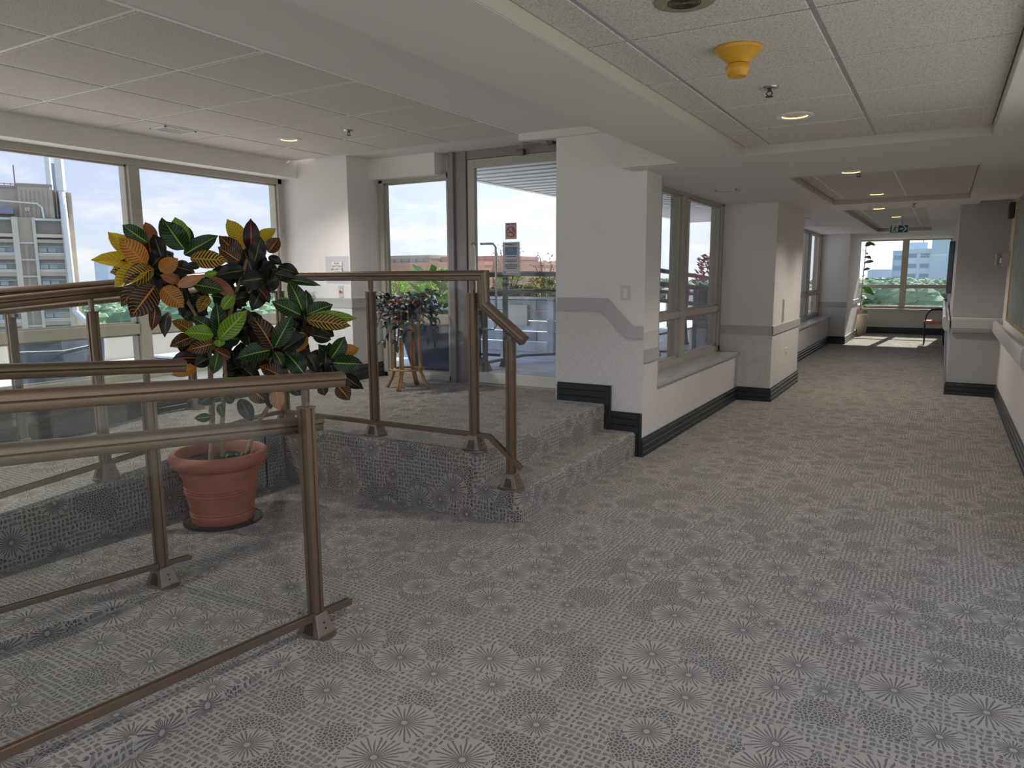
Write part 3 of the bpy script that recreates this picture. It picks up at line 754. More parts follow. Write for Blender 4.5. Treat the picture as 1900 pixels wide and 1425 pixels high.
build(MB().beam((-3.43, 5.97, 2.62), (-3.30, 5.80, 2.655), 0.022, 0.008), 'lower_arm', 'steel', cl)
build(MB().beam((-3.30, 5.80, 2.655), (-3.12, 6.0, 2.665), 0.022, 0.008), 'upper_arm', 'steel', cl)
build(MB().box(-3.15, -3.09, 5.97, 6.03, 2.655, 2.68), 'arm_shoe', 'cast_metal', cl)

# ------------------------------------------------------------------ railings
RAILP = [(-0.026, -0.030), (0.026, -0.030), (0.030, -0.024), (0.030, -0.004), (0.027, -0.001), (0.034, 0.004), (0.034, 0.014), (0.029, 0.024), (0.017, 0.031), (0, 0.033),
         (-0.017, 0.031), (-0.029, 0.024), (-0.034, 0.014), (-0.034, 0.004), (-0.027, -0.001), (-0.030, -0.004), (-0.030, -0.024)]
HANDP = [(0.024*math.cos(a)*1.1, 0.024*math.sin(a)*1.0) for a in [2*PI*k/16 for k in range(16)]]
LOWP = [(-0.016, -0.014), (0.016, -0.014), (0.016, 0.014), (0.010, 0.014), (0.010, 0.008), (-0.010, 0.008), (-0.010, 0.014), (-0.016, 0.014)]
def post(par, x, y, z0, ztop, zrail, along):
    """along: unit (ux, uy) of the railing run"""
    h = 0.024; g = 0.005
    pr = [(-h, -h), (-g*1.6, -h), (-g*1.6, -h+g), (g*1.6, -h+g), (g*1.6, -h), (h, -h), (h, -g*1.6), (h-g, -g*1.6), (h-g, g*1.6), (h, g*1.6), (h, h), (g*1.6, h), (g*1.6, h-g), (-g*1.6, h-g), (-g*1.6, h), (-h, h), (-h, g*1.6), (-h+g, g*1.6), (-h+g, -g*1.6), (-h, -g*1.6)]
    mb = MB(); mb.loft([[(x+a, y+b, z) for a, b in pr] for z in (z0+0.02, ztop)], True)
    p = build(mb, 'post', 'bronze', par)
    mb = MB()
    n = 28
    mb.loft([[(x+0.088*math.cos(2*PI*k/n), y+0.072*math.sin(2*PI*k/n), z0+zz) for k in range(n)] for zz in (-0.004, 0.006)])
    build(mb, 'floor_flange', 'cast_metal', p, smooth=False)
    mb = MB()
    def rr(w, d, z): return [(x-w, y-d, z), (x+w, y-d, z), (x+w, y+d, z), (x-w, y+d, z)]
    mb.loft([rr(0.062, 0.050, z0+0.005), rr(0.060, 0.048, z0+0.014), rr(0.034, 0.034, z0+0.088), rr(0.030, 0.030, z0+0.094)])
    sh = build(mb, 'base_shoe', 'cast_metal', p, bevel=0.004)
    mb = MB(); mb.loft([[(x-0.028, y-0.0505, z0+0.012), (x+0.028, y-0.0505, z0+0.012), (x+0.018, y-0.0405, z0+0.066), (x-0.018, y-0.0405, z0+0.066)],
                        [(x-0.028, y-0.035, z0+0.012), (x+0.028, y-0.035, z0+0.012), (x+0.018, y-0.035, z0+0.066), (x-0.018, y-0.035, z0+0.066)]])
    build(mb, 'shoe_recess', 'bronze_dark', p)
    mb = MB()
    for zz, o in ((0.035, 0.0535), (0.058, 0.0455)): mb.box(x+o-0.004, x+o+0.0025, y-0.003, y+0.003, z0+zz-0.003, z0+zz+0.003)
    build(mb, 'screws', 'bronze_dark', p)
    # clamp and neck under the rail
    mb = MB(); mb.box(x-0.028, x+0.028, y-0.028, y+0.028, ztop-0.004, ztop+0.004)
    mb.box(x-0.011, x+0.011, y-0.011, y+0.011, ztop, zrail-0.028)
    mb.box(x-0.017, x+0.017, y-0.008, y+0.008, ztop+0.02, zrail-0.028)
    build(mb, 'rail_bracket', 'cast_metal', p, bevel=0.002)
    build(MB().box(x-0.034, x-0.020, y-0.020, y+0.020, ztop-0.045, ztop-0.008), 'glass_clamp', 'cast_metal', p, bevel=0.003)
def panel(par, a, b, za0, za1, zb0, zb1):
    (xa, ya), (xb, yb) = a, b
    d = Vector((xb-xa, yb-ya)).normalized(); nx, ny = -d.y*0.004, d.x*0.004
    mb = MB(); mb.loft([[(xa-nx, ya-ny, za0), (xa+nx, ya+ny, za0), (xa+nx, ya+ny, za1), (xa-nx, ya-ny, za1)], [(xb-nx, yb-ny, zb0), (xb+nx, yb+ny, zb0), (xb+nx, yb+ny, zb1), (xb-nx, yb-ny, zb1)]])
    return build(mb, 'glass_panel', 'rail_glass', par)
# A: nearest railing, along the lower ramp
ra = thing('ramp_railing', (-2.18, 2.06, 0.0), 'nearest bronze railing with glass panels, its rounded rail ending over the carpeted kerb', 'railing')
zt = lambda y: 1.065+0.079*(2.26-y)
build(MB().sweep(RAILP, [(-2.18, 2.262, zt(2.262)), (-2.18, -1.2, zt(-1.2))]), 'top_rail', 'bronze', ra, autosmooth=True)
zl = lambda y: 0.068+0.082*(2.26-y)
build(MB().sweep(LOWP, [(-2.18, 2.262, zl(2.262)), (-2.18, -1.2, zl(-1.2))]), 'bottom_rail', 'bronze', ra)
zh = lambda y: 0.874+0.105*(2.22-y)
build(MB().sweep(RAILP, [(-2.272, 2.215, zh(2.215)), (-2.272, -1.2, zh(-1.2))]), 'handrail', 'bronze', ra, autosmooth=True)
for y in (2.065, 0.56, -0.95):
    post(ra, -2.185, y, rampA(y), zt(y)-0.105, zt(y), (0, 1))
    build(MB().box(-2.265, -2.20, y-0.012, y+0.012, zh(y)-0.05, zh(y)-0.026).box(-2.285, -2.255, y-0.03, y+0.03, zh(y)-0.034, zh(y)-0.026), 'handrail_bracket', 'cast_metal', ra, bevel=0.003)
for y0, y1 in ((2.255, 0.62), (0.60, -0.9)):
    panel(ra, (-2.172, y0), (-2.172, y1), zl(y0), zt(y0)-0.03, zl(y1), zt(y1)-0.03)
# A2: its twin on the far side of the lower ramp
rb = thing('ramp_railing', (-3.21, 2.05, 0.0), 'bronze glass railing on the far side of the lower ramp, before the croton', 'railing')
zt2 = lambda y: 1.067+0.079*(2.23-y)
build(MB().sweep(RAILP, [(-3.20, 2.235, zt2(2.235)), (-3.20, -1.2, zt2(-1.2))]), 'top_rail', 'bronze', rb, autosmooth=True)
zl2 = lambda y: 0.092+0.086*(2.206-y)
build(MB().sweep([(a*0.8, b*0.8) for a, b in LOWP], [(-3.20, 2.20, zl2(2.20)), (-3.20, -1.2, zl2(-1.2))]), 'bottom_rail', 'bronze', rb)
for y in (2.045, 0.55, -0.95): post(rb, -3.205, y, rampA(y), zt2(y)-0.105, zt2(y), (0, 1))
for y0, y1 in ((2.225, 0.62), (0.60, -0.9)): panel(rb, (-3.192, y0), (-3.192, y1), zl2(y0), zt2(y0)-0.03, zl2(y1), zt2(y1)-0.03)
# B + P: railing round the platform edge, down the steps
rc = thing('platform_railing', (-3.28, 3.70, PZ), 'dark bronze railing round the raised platform, mitred down beside the two steps', 'railing')
zb = lambda y: 1.495-0.078*(3.45-y) if y < 3.45 else 1.495
build(MB().sweep(RAILP, [(-4.15, -1.2, zb(-1.2)), (-4.15, 3.45, zb(3.45)), (-4.15, 3.70, 1.495), (-2.375, 3.70, 1.495), (-2.372, 3.70, 1.322), (-2.095, 3.70, 1.115)]), 'top_rail', 'bronze', rc, autosmooth=True)
zbb = lambda y: 0.508-0.078*(3.45-y) if y < 3.45 else 0.508
build(MB().sweep(LOWP, [(-4.15, -1.2, zbb(-1.2)), (-4.15, 3.45, zbb(3.45)), (-4.15, 3.70, 0.508), (-2.345, 3.70, 0.515), (-2.12, 3.70, 0.34)]), 'bottom_rail', 'bronze', rc)
for (x, y, z0, zr) in ((-3.28, 3.72, PZ, 1.495), (-2.455, 3.70, PZ, 1.495), (-4.15, 2.352, rampB(2.352), zb(2.352)), (-4.15, 0.9, rampB(0.9), zb(0.9)), (-4.17, 3.74, PZ, 1.495), (-2.198, 3.715, TZ, 1.17)):
    post(rc, x, y, z0, zr-(0.105 if x != -2.198 else 0.06), zr+(0.0 if x != -2.198 else 0.02), (1, 0))
panel(rc, (-4.08, 3.69), (-3.33, 3.69), .52, 1.46, .52, 1.46); panel(rc, (-3.22, 3.69), (-2.52, 3.69), .52, 1.46, .52, 1.46)
panel(rc, (-2.36, 3.69), (-2.12, 3.69), .53, 1.30, .34, 1.12)
panel(rc, (-4.142, 3.62), (-4.142, 2.42), .52, 1.46, zbb(2.42), zb(2.42)-.03); panel(rc, (-4.142, 2.28), (-4.142, 0.95), zbb(2.28), zb(2.28)-.03, zbb(.95), zb(.95)-.03)
# W: railing beside the window wall
rd = thing('window_railing', (-5.25, 3.75, PZ), 'farthest bronze railing with double handrail beside the big left windows', 'railing')
zw = lambda y: 1.445-0.066*(3.09-y)
build(MB().sweep(RAILP, [(-5.25, -1.2, zw(-1.2)), (-5.25, 3.95, zw(3.95))]), 'top_rail', 'bronze', rd, autosmooth=True)
zwh = lambda y: 1.345-0.15*0.45*(3.2-y)
build(MB().sweep(HANDP, [(-5.18, -1.2, zwh(-1.2)), (-5.18, 3.85, zwh(3.85))]), 'handrail', 'bronze', rd, smooth=True)
for y in (3.75, 2.44, 1.1, -0.2):
    post(rd, -5.25, y, rampB(y), zw(y)-0.105, zw(y), (0, 1))
    build(MB().box(-5.24, -5.17, y-0.012, y+0.012, zwh(y)-0.05, zwh(y)-0.026), 'handrail_bracket', 'cast_metal', rd)
for y0, y1 in ((3.68, 2.50), (2.38, 1.16), (1.04, -.14)): panel(rd, (-5.245, y0), (-5.245, y1), rampB(y0)+.1, zw(y0)-.03, rampB(y1)+.1, zw(y1)-.03)

# ------------------------------------------------------------------ wall handrails in the corridor
CRP = [(0.0, -0.10), (0.028, -0.10), (0.030, -0.085), (0.040, -0.082), (0.042, -0.062), (0.050, -0.058), (0.078, 0.03), (0.082, 0.05), (0.076, 0.068), (0.060, 0.074), (0.048, 0.066), (0.044, 0.05), (0.0, 0.05)]
def crail(name, p0, p1, nrm, zc, label):
    nx, ny = nrm; mb = MB()
    pr = [(0.018, -0.085), (0.070, -0.085), (0.072, -0.066), (0.085, -0.062), (0.088, -0.046), (0.096, -0.042), (0.098, 0.060), (0.090, 0.084), (0.070, 0.088), (0.058, 0.078), (0.056, 0.05), (0.018, 0.05)]
    mb.loft([[(x+nx*a, y+ny*a, zc+b) for a, b in pr] for x, y in (p0, p1)], True)
    t = thing(name, (p0[0], p0[1], zc), label, 'handrail')
    build(mb, 'rail', 'rail_light', t, autosmooth=True)
    d = Vector((p1[0]-p0[0], p1[1]-p0[1])); L = d.length; d.normalize()
    k = 0.3
    while k < L:
        cx, cy = p0[0]+d.x*k, p0[1]+d.y*k
        mb = MB(); a = Vector((cx-d.x*0.04, cy-d.y*0.04)); b = Vector((cx+d.x*0.04, cy+d.y*0.04))
        mb.loft([[(a.x, a.y, zc-0.06), (a.x+nx*0.02, a.y+ny*0.02, zc-0.06), (a.x+nx*0.02, a.y+ny*0.02, zc+0.03), (a.x, a.y, zc+0.03)], [(b.x, b.y, zc-0.06), (b.x+nx*0.02, b.y+ny*0.02, zc-0.06), (b.x+nx*0.02, b.y+ny*0.02, zc+0.03), (b.x, b.y, zc+0.03)]])
        build(mb, 'rail_bracket', 'cast_metal', t)
        k += 1.2
    return t
crail('wall_handrail', (0.635, 6.58), (0.635, 10.30), (-1, 0), 0.845, 'pale grey handrail along the right corridor wall under the gold framed picture')
crail('wall_handrail', (0.12, 10.395), (0.63, 10.395), (0, -1), 0.870, 'short grey handrail across the face of the right corridor pier')
crail('wall_handrail', (0.12, 10.42), (0.12, 16.6), (-1, 0), 0.870, 'sunlit handrail running from the right pier towards the end window')

# ------------------------------------------------------------------ lights and ceiling fittings
def downlight(x, y, z, label, power=14, lit=True):
    t = thing('recessed_downlight', (x, y, z), label, 'ceiling light', 'recessed ceiling downlights')
    build(MB().ring((x, y, z-0.006), 0.068, 0.100, 0.008), 'trim_ring', 'white_plastic', t, smooth=False)
    build(MB().lathe([(0.068, -0.004), (0.064, 0.012), (0.058, 0.03)], (x, y, z), 32), 'baffle', 'lamp_warm' if lit else 'white_plastic', t)
    build(MB().disc((x, y, z+0.012), 0.056, 0.004), 'lens', 'lamp_core' if lit else 'white_plastic', t)
    if lit:
        l = bpy.data.lights.new('downlight_lamp', 'SPOT'); l.energy = power; l.color = (1.0, 0.93, 0.84); l.spot_size = math.radians(135); l.spot_blend = 0.8; l.shadow_soft_size = 0.05
        o = bpy.data.objects.new('downlight_lamp', l); COL.objects.link(o); o.parent = t; o.location = (0, 0, -0.02)
    return t
LP = 85; LC = 45
# the ceiling plates over fittings are cut by the light's own ring
downlight(-4.987, 4.667, ZL-0.006, 'lit round downlight in the tiled ceiling of the raised room', LP)
downlight(-0.768, 4.380, ZR-0.004, 'largest lit downlight, in the nearest corridor ceiling recess', LC)
downlight(-0.700, 6.55, ZC, 'lit downlight in the plaster between the first and second corridor recess', LC)
downlight(-0.700, 9.12, ZR-0.004, 'lit downlight at the far end of the second corridor recess', LC)
downlight(-0.735, 9.86, ZC, 'unlit white round fitting just beyond the second corridor recess', lit=False)
downlight(-0.765, 10.43, ZC, 'lit downlight just behind the unlit white fitting', LC)
downlight(-0.70, 12.95, ZR-0.004, 'farthest lit downlight, right above the green exit sign', LC)
downlight(-4.987, 1.83, ZL-0.006, 'added fill downlight in the raised room ceiling, unseen near the camera side', LP)  # added lamp out of view to brighten the raised room
downlight(-4.987, -0.60, ZL-0.006, 'added fill downlight in the raised room ceiling, unseen behind the camera', LP)  # unseen extra lamp, put in for more fill
downlight(-0.768, 1.20, ZR-0.004, 'added fill downlight in the corridor recess, unseen above the camera', LC)  # extra corridor lamp outside the view, added as fill
def sprinkler(x, y, z, label):
    t = thing('sprinkler_head', (x, y, z), label, 'sprinkler', 'ceiling sprinklers')
    build(MB().lathe([(0.040, 0.0), (0.038, -0.006), (0.020, -0.010), (0.001, -0.010)], (x, y, z), 24), 'escutcheon', 'steel', t, smooth=True)
    build(MB().tube([(x, y, z-0.008), (x, y, z-0.02)], 0.009, 10), 'body', 'bronze_dark', t)
    build(MB().tube([(x-0.007, y, z-0.018), (x-0.014, y, z-0.028), (x-0.004, y, z-0.040)], 0.003, 6).tube([(x+0.007, y, z-0.018), (x+0.014, y, z-0.028), (x+0.004, y, z-0.040)], 0.003, 6), 'frame_arms', 'bronze_dark', t)
    build(MB().disc((x, y, z-0.044), 0.018, 0.003, 12), 'deflector', 'bronze_dark', t)
sprinkler(-4.271, 4.643, ZL-0.006, 'sprinkler head in the tiled ceiling of the raised room')
sprinkler(-0.761, 3.668, ZR-0.004, 'dark sprinkler head between the yellow alarm and the largest downlight')
sprinkler(-0.693, 7.05, ZR-0.004, 'sprinkler head in the second corridor ceiling recess')
sprinkler(-0.360, 9.90, ZC, 'sprinkler head just past the second recess, right of the unlit fitting')
t = thing('smoke_alarm', (-0.742, 2.99, ZR), 'bright yellow cone shaped alarm on the corridor ceiling tile', 'smoke alarm')
c = (-0.742, 2.985, ZR-0.004)
build(MB().lathe([(0.001, 0), (0.088, 0), (0.090, -0.004), (0.088, -0.014), (0.078, -0.020), (0.038, -0.058), (0.001, -0.058)], c, 40), 'base_cone', 'alarm_yellow', t, autosmooth=True)
build(MB().lathe([(0.030, -0.056), (0.042, -0.062), (0.046, -0.070), (0.045, -0.084), (0.037, -0.104), (0.034, -0.106), (0.001, -0.104)], c, 32), 'sensor_head', 'alarm_yellow', t, autosmooth=True)
t = thing('ceiling_speaker', (-0.772, 2.385, ZR), 'round olive ceiling speaker grille cut by the top of the photo', 'speaker')
c = (-0.772, 2.40, ZR-0.004)
build(MB().lathe([(0.001, -0.006), (0.088, -0.006), (0.096, -0.003), (0.097, 0)], c, 40), 'grille_plate', 'speaker_olive', t, autosmooth=True)
for k in range(8): build(MB().ring((c[0], c[1], c[2]-0.0075), 0.008+0.006*k, 0.0105+0.006*k, 0.002, 28), 'sound_slot', 'bronze_dark', t)
for sx in (-1, 1): build(MB().disc((c[0]+sx*0.068, c[1], c[2]-0.0085), 0.004, 0.003, 8), 'screw', 'steel', t)
def vent(x, y, z, w, h, n, label, mat='white_plastic'):
    t = thing('air_vent', (x, y, z), label, 'vent')
    fr = MB(); fr.box(x-w, x+w, y-h, y-h+0.012, z-0.008, z+0.002).box(x-w, x+w, y+h-0.012, y+h, z-0.008, z+0.002).box(x-w, x-w+0.012, y-h, y+h, z-0.008, z+0.002).box(x+w-0.012, x+w, y-h, y+h, z-0.008, z+0.002)
    build(fr, 'vent_frame', mat, t)
    build(MB().box(x-w+0.01, x+w-0.01, y-h+0.01, y+h-0.01, z-0.001, z+0.001), 'vent_duct', 'black_part', t)
    for k in range(n):
        yy = y-h+0.016+(2*h-0.032)*(k+0.5)/n
        build(MB().beam((x-w+0.01, yy, z-0.005), (x+w-0.01, yy, z-0.005), 0.006, 0.006), 'louvre', mat, t)
vent(-5.46, 3.885, ZL-0.006, 0.10, 0.14, 8, 'square louvred air vent in the tiled ceiling near the left windows')
vent(-1.872, 7.326, ZC, 0.10, 0.075, 2, 'air vent in the corridor soffit above the nearest corridor window')
vent(-1.86, 11.62, ZC, 0.11, 0.09, 2, 'nearer of the two small air vents beyond the middle pier')
vent(-1.83, 13.5, ZC, 0.11, 0.09, 2, 'farther of the two small air vents beyond the middle pier')

# exit sign: running figure and arrow
t = thing('exit_sign', (-0.70, 14.0, ZC), 'green hanging exit sign with white running figure and right arrow', 'exit sign')
x0, x1, z0, z1, ye = -0.843, -0.562, 2.155, 2.288, 13.985
build(MB().box(x0, x1, ye, ye+0.04, z0, z1), 'sign_case', 'exit_white', t, bevel=0.004)
build(MB().box(x0+0.012, x1-0.012, ye-0.003, ye+0.001, z0+0.010, z1-0.012), 'green_face', 'exit_green', t)
build(MB().box(x0+0.09, x1-0.09, ye, ye+0.04, z1, z1+0.012), 'ceiling_mount', 'white_plastic', t)
build(MB().box(-0.72, -0.68, ye+.01, ye+.03, z1+.010, ZR), 'hanger', 'white_plastic', t)
sx, sz, u = x0+0.03, z0+0.017, 0.100
build(MB().box(sx, sx+0.098, ye-0.005, ye-0.003, sz, sz+u), 'white_square', 'exit_white', t)
fg = MB()
cx, cz = sx+0.058, sz+0.086
fg.prism([(cx+0.009*math.cos(a), cz+0.009*math.sin(a)) for a in [2*PI*k/10 for k in range(10)]], ye-0.008, ye-0.005, axis='y')
def limb(a, b, w):
    a = Vector(a); b = Vector(b); d = (b-a).normalized(); n = Vector((-d.y, d.x))*w/2
    fg.prism([tuple(a-n), tuple(b-n), tuple(b+n), tuple(a+n)], ye-0.0075, ye-0.005, axis='y')
limb((sx+0.054, sz+0.075), (sx+0.044, sz+0.042), 0.017)
for a, b, w_ in (((0.046, 0.044), (0.064, 0.026), 0.011), ((0.064, 0.028), (0.056, 0.006), 0.009), ((0.044, 0.044), (0.026, 0.024), 0.011), ((0.028, 0.024), (0.008, 0.022), 0.009),
                 ((0.054, 0.072), (0.078, 0.062), 0.008), ((0.078, 0.062), (0.088, 0.074), 0.007), ((0.050, 0.074), (0.030, 0.066), 0.008), ((0.030, 0.068), (0.020, 0.050), 0.007)):
    limb((sx+a[0], sz+a[1]), (sx+b[0], sz+b[1]), w_)
build(fg, 'running_figure', 'exit_green', t)
ax, az = x1-0.128, z0+0.067
ar = MB(); ar.prism([(ax, az-0.013), (ax+0.05, az-0.013), (ax+0.05, az+0.013), (ax, az+0.013)], ye-0.0075, ye-0.0025, axis='y')
ar.prism([(ax+0.038, az-0.048), (ax+0.062, az-0.048), (ax+0.108, az), (ax+0.062, az+0.048), (ax+0.038, az+0.048), (ax+0.078, az)], ye-0.0075, ye-0.0025, axis='y')
build(ar, 'arrow', 'exit_white', t)

# ------------------------------------------------------------------ small things on the walls
t = thing('light_switch', (-2.222, 5.60, 1.345), 'cream rocker light switch on the wall end beside the steps', 'light switch')
build(MB().box(-2.264, -2.180, 5.592, 5.601, 1.288, 1.407), 'switch_plate', 'cream_plastic', t, bevel=0.003)
build(MB().box(-2.239, -2.205, 5.586, 5.593, 1.312, 1.383), 'rocker', 'white_plastic', t, bevel=0.002)
build(MB().box(-2.224, -2.220, 5.590, 5.593, 1.397, 1.401).box(-2.224, -2.220, 5.590, 5.593, 1.294, 1.298), 'screws', 'steel', t)
t = thing('wall_outlet', (-1.676, 9.72, 0.50), 'small white outlet plate low on the side of the middle corridor pier', 'outlet')
build(MB().box(-1.677, -1.668, 9.68, 9.76, 0.44, 0.56), 'outlet_plate', 'white_plastic', t, bevel=0.002)
build(MB().box(-1.668, -1.655, 9.70, 9.74, 0.50, 0.555).box(-1.668, -1.660, 9.705, 9.735, 0.45, 0.48), 'plug', 'white_plastic', t, bevel=0.002)
t = thing('wall_plate', (-1.676, 9.42, 1.05), 'tall pale cover plate above the rail of the middle corridor pier', 'wall plate')
build(MB().box(-1.677, -1.664, 9.36, 9.44, 0.90, 1.19), 'cover', 'rail_light', t, bevel=0.003)
build(MB().box(-1.664, -1.655, 9.37, 9.385, 0.93, 1.17), 'slot', 'trim_grey', t)
t = thing('wall_strobe', (0.60, 10.20, 1.64), 'cream strobe box on the right wall beside the dark pier', 'alarm')
build(MB().box(0.560, 0.634, 10.10, 10.20, 1.56, 1.715), 'housing', 'frame_cream', t, bevel=0.004)
build(MB().box(0.540, 0.560, 10.13, 10.17, 1.60, 1.66), 'strobe_lens', 'steel', t, bevel=0.003)
t = thing('thermostat_plate', (0.52, 10.398, 1.64), 'thin white plate edge on the dark right pier', 'wall plate')
build(MB().box(0.507, 0.522, 10.33, 10.398, 1.575, 1.70), 'plate', 'white_plastic', t)
t = thing('wall_grille', (0.63, 10.2, 2.18), 'small black speaker grille high on the right wall by the pier', 'speaker')
build(MB().box(0.585, 0.634, 9.98, 10.20, 2.10, 2.27), 'grille_case', 'black_part', t, bevel=0.003)
for k in range(5): build(MB().box(0.581, 0.586, 9.99, 10.19, 2.115+0.03*k, 2.127+0.03*k), 'grille_bar', 'dark_frame_gap_shade', t)
# framed picture on the right wall
t = thing('framed_picture', (0.62, 8.0, 1.6), 'large gold framed picture at the right edge, over the handrail', 'picture')
fr = MB(); px0, px1, pya, pyb, pza, pzb = 0.595, 0.634, 6.9, 9.30, 0.99, 2.24
fr.box(px0, px1, pya, pyb, pza, pza+0.035).box(px0, px1, pya, pyb, pzb-0.035, pzb).box(px0, px1, pya, pya+0.035, pza, pzb).box(px0, px1, pyb-0.035, pyb, pza, pzb)
build(fr, 'frame', 'gold', t, bevel=0.004)
build(MB().box(0.606, 0.612, pya+0.03, pyb-0.03, pza+0.03, pzb-0.03), 'mat_board', 'art_green', t)
build(MB().box(0.604, 0.607, pya+0.35, pyb-0.35, pza+0.28, pzb-0.28), 'artwork', 'art_green', t)
# notices
t = thing('no_smoking_sign', (-3.54, 6.045, 1.91), 'square no smoking notice with red ring taped on the glass door', 'sign')
sx0, sx1, sz0, sz1, ys = -3.628, -3.505, 1.833, 1.985, 6.044
build(MB().box(sx0, sx1, ys, ys+0.003, sz0, sz1), 'notice_sheet', 'paper_pink', t)
cx, cz = (sx0+sx1)/2, sz0+0.068
build(MB().ring((cx, ys-0.002, cz), 0.043, 0.051, 0.002, 36, 'y'), 'prohibition_ring', 'red_ink', t)
a = PI*0.75
def bar2(mb, p, q, w, y0, y1):
    p = Vector(p); q = Vector(q); d = (q-p).normalized(); n = Vector((-d.y, d.x))*w/2
    mb.prism([tuple(p-n), tuple(q-n), tuple(q+n), tuple(p+n)], y0, y1, axis='y'); return mb
build(bar2(MB(), (cx-0.034, cz+0.031), (cx+0.034, cz-0.031), 0.008, ys-0.002, ys), 'prohibition_bar', 'red_ink', t)
cg = bar2(MB(), (cx-0.033, cz-0.006), (cx+0.022, cz-0.006), 0.006, ys-0.0015, ys); bar2(cg, (cx+0.025, cz-0.006), (cx+0.031, cz-0.006), 0.006, ys-0.0015, ys)
for dx in (0, 0.010): bar2(cg, (cx+0.012+dx, cz+0.034), (cx+0.014+dx, cz+0.020), 0.004, ys-.0015, ys); bar2(cg, (cx+0.014+dx, cz+0.020), (cx+0.024+dx*.7, cz+0.010), 0.004, ys-.0015, ys); bar2(cg, (cx+.024+dx*.7, cz+.01), (cx+.026+dx*.5, cz+.001), .004, ys-.0015, ys)
build(cg, 'cigarette', 'black_ink', t)
bb = MB(); bar2(bb, (sx0+0.018, sz1-0.012), (sx0+0.055, sz1-0.012), 0.006, ys-.0015, ys); bar2(bb, (sx0+0.066, sz1-0.012), (sx1-0.012, sz1-0.012), 0.006, ys-.0015, ys)
build(bb, 'text_line', 'black_ink', t)
t = thing('poster', (-3.54, 6.045, 1.66), 'pale poster with a blue photo and rows of print on the glass door', 'poster')
px0, px1, pz0, pz1 = -3.657, -3.472, 1.512, 1.805
build(MB().box(px0, px1, ys, ys+0.002, pz0, pz1), 'poster_sheet', 'paper', t)
build(MB().box(px0-0.012, px1+0.012, ys+0.002, ys+0.004, pz0-0.022, pz1+0.010), 'plastic_sleeve', 'sleeve_clear', t)
build(MB().box(px0+0.027, px1-0.027, ys-0.001, ys, pz1-0.120, pz1-0.045), 'poster_photo', 'print_blue', t)
build(MB().box(px0+0.002, px0+0.036, ys-0.001, ys, pz0+0.004, pz0+0.020), 'poster_logo', 'print_blue', t)
cxp = (px0+px1)/2
for hz, hw, hh in ((-0.018, 0.068, 0.008), (-0.030, 0.030, 0.003), (-0.134, 0.052, 0.005), (-0.166, 0.066, 0.004), (-0.181, 0.066, 0.004), (-0.196, 0.036, 0.003), (-0.214, 0.070, 0.006), (-0.231, 0.070, 0.006), (-0.246, 0.055, 0.006)):
    build(MB().box(cxp-hw, cxp+hw, ys-0.001, ys, pz1+hz-hh/2, pz1+hz+hh/2), 'text_line', 'black_ink', t)
t = thing('button_notice', (-5.36, 5.60, 1.60), 'white notice reading push button below to exit on the left wall', 'sign')
build(MB().box(-5.530, -5.212, 5.592, 5.5955, 1.42, 1.697), 'plastic_sleeve', 'sleeve_clear', t)
build(MB().box(-5.440, -5.305, 5.588, 5.592, 1.47, 1.640), 'notice_sheet', 'white_plastic', t)
Mx = Matrix.Translation((-5.372, 5.5872, 1.578)) @ Matrix.Rotation(PI/2, 4, 'X')
text_mesh('PUSH\nBUTTON\nBELOW TO\nEXIT', 0.030, 'notice_text', 'black_ink', t, Mx)
t = thing('exit_button', (-5.337, 5.60, 1.337), 'steel plate with red push button below the white notice', 'push button')
build(MB().box(-5.368, -5.304, 5.592, 5.600, 1.275, 1.398), 'button_plate', 'steel', t, bevel=0.003)
build(MB().ring((-5.336, 5.587, 1.336), 0.016, 0.022, 0.006, 24, 'y'), 'button_ring', 'white_plastic', t)
build(MB().ring((-5.336, 5.583, 1.336), 0.0005, 0.016, 0.010, 20, 'y'), 'button', 'red_button', t)
t = thing('wall_handrail', (-5.75, 5.56, 1.31), 'short grey end of a handrail on the wall left of the red exit button', 'handrail')
build(MB().box(-5.98, -5.68, 5.53, 5.575, 1.285, 1.335), 'rail', 'trim_grey', t, bevel=0.012)
build(MB().box(-5.88, -5.85, 5.57, 5.60, 1.295, 1.32), 'rail_bracket', 'cast_metal', t)
t = thing('wall_screen', (0.08, 14.0, 1.55), 'dark flat screen edge on the far right wall before the end window', 'screen')
build(MB().box(0.045, 0.115, 13.2, 15.4, 1.17, 1.97), 'screen_case', 'screen_dark', t, bevel=0.006)
build(MB().box(0.041, 0.046, 13.24, 15.36, 1.21, 1.93), 'screen_panel', 'screen_dark', t)
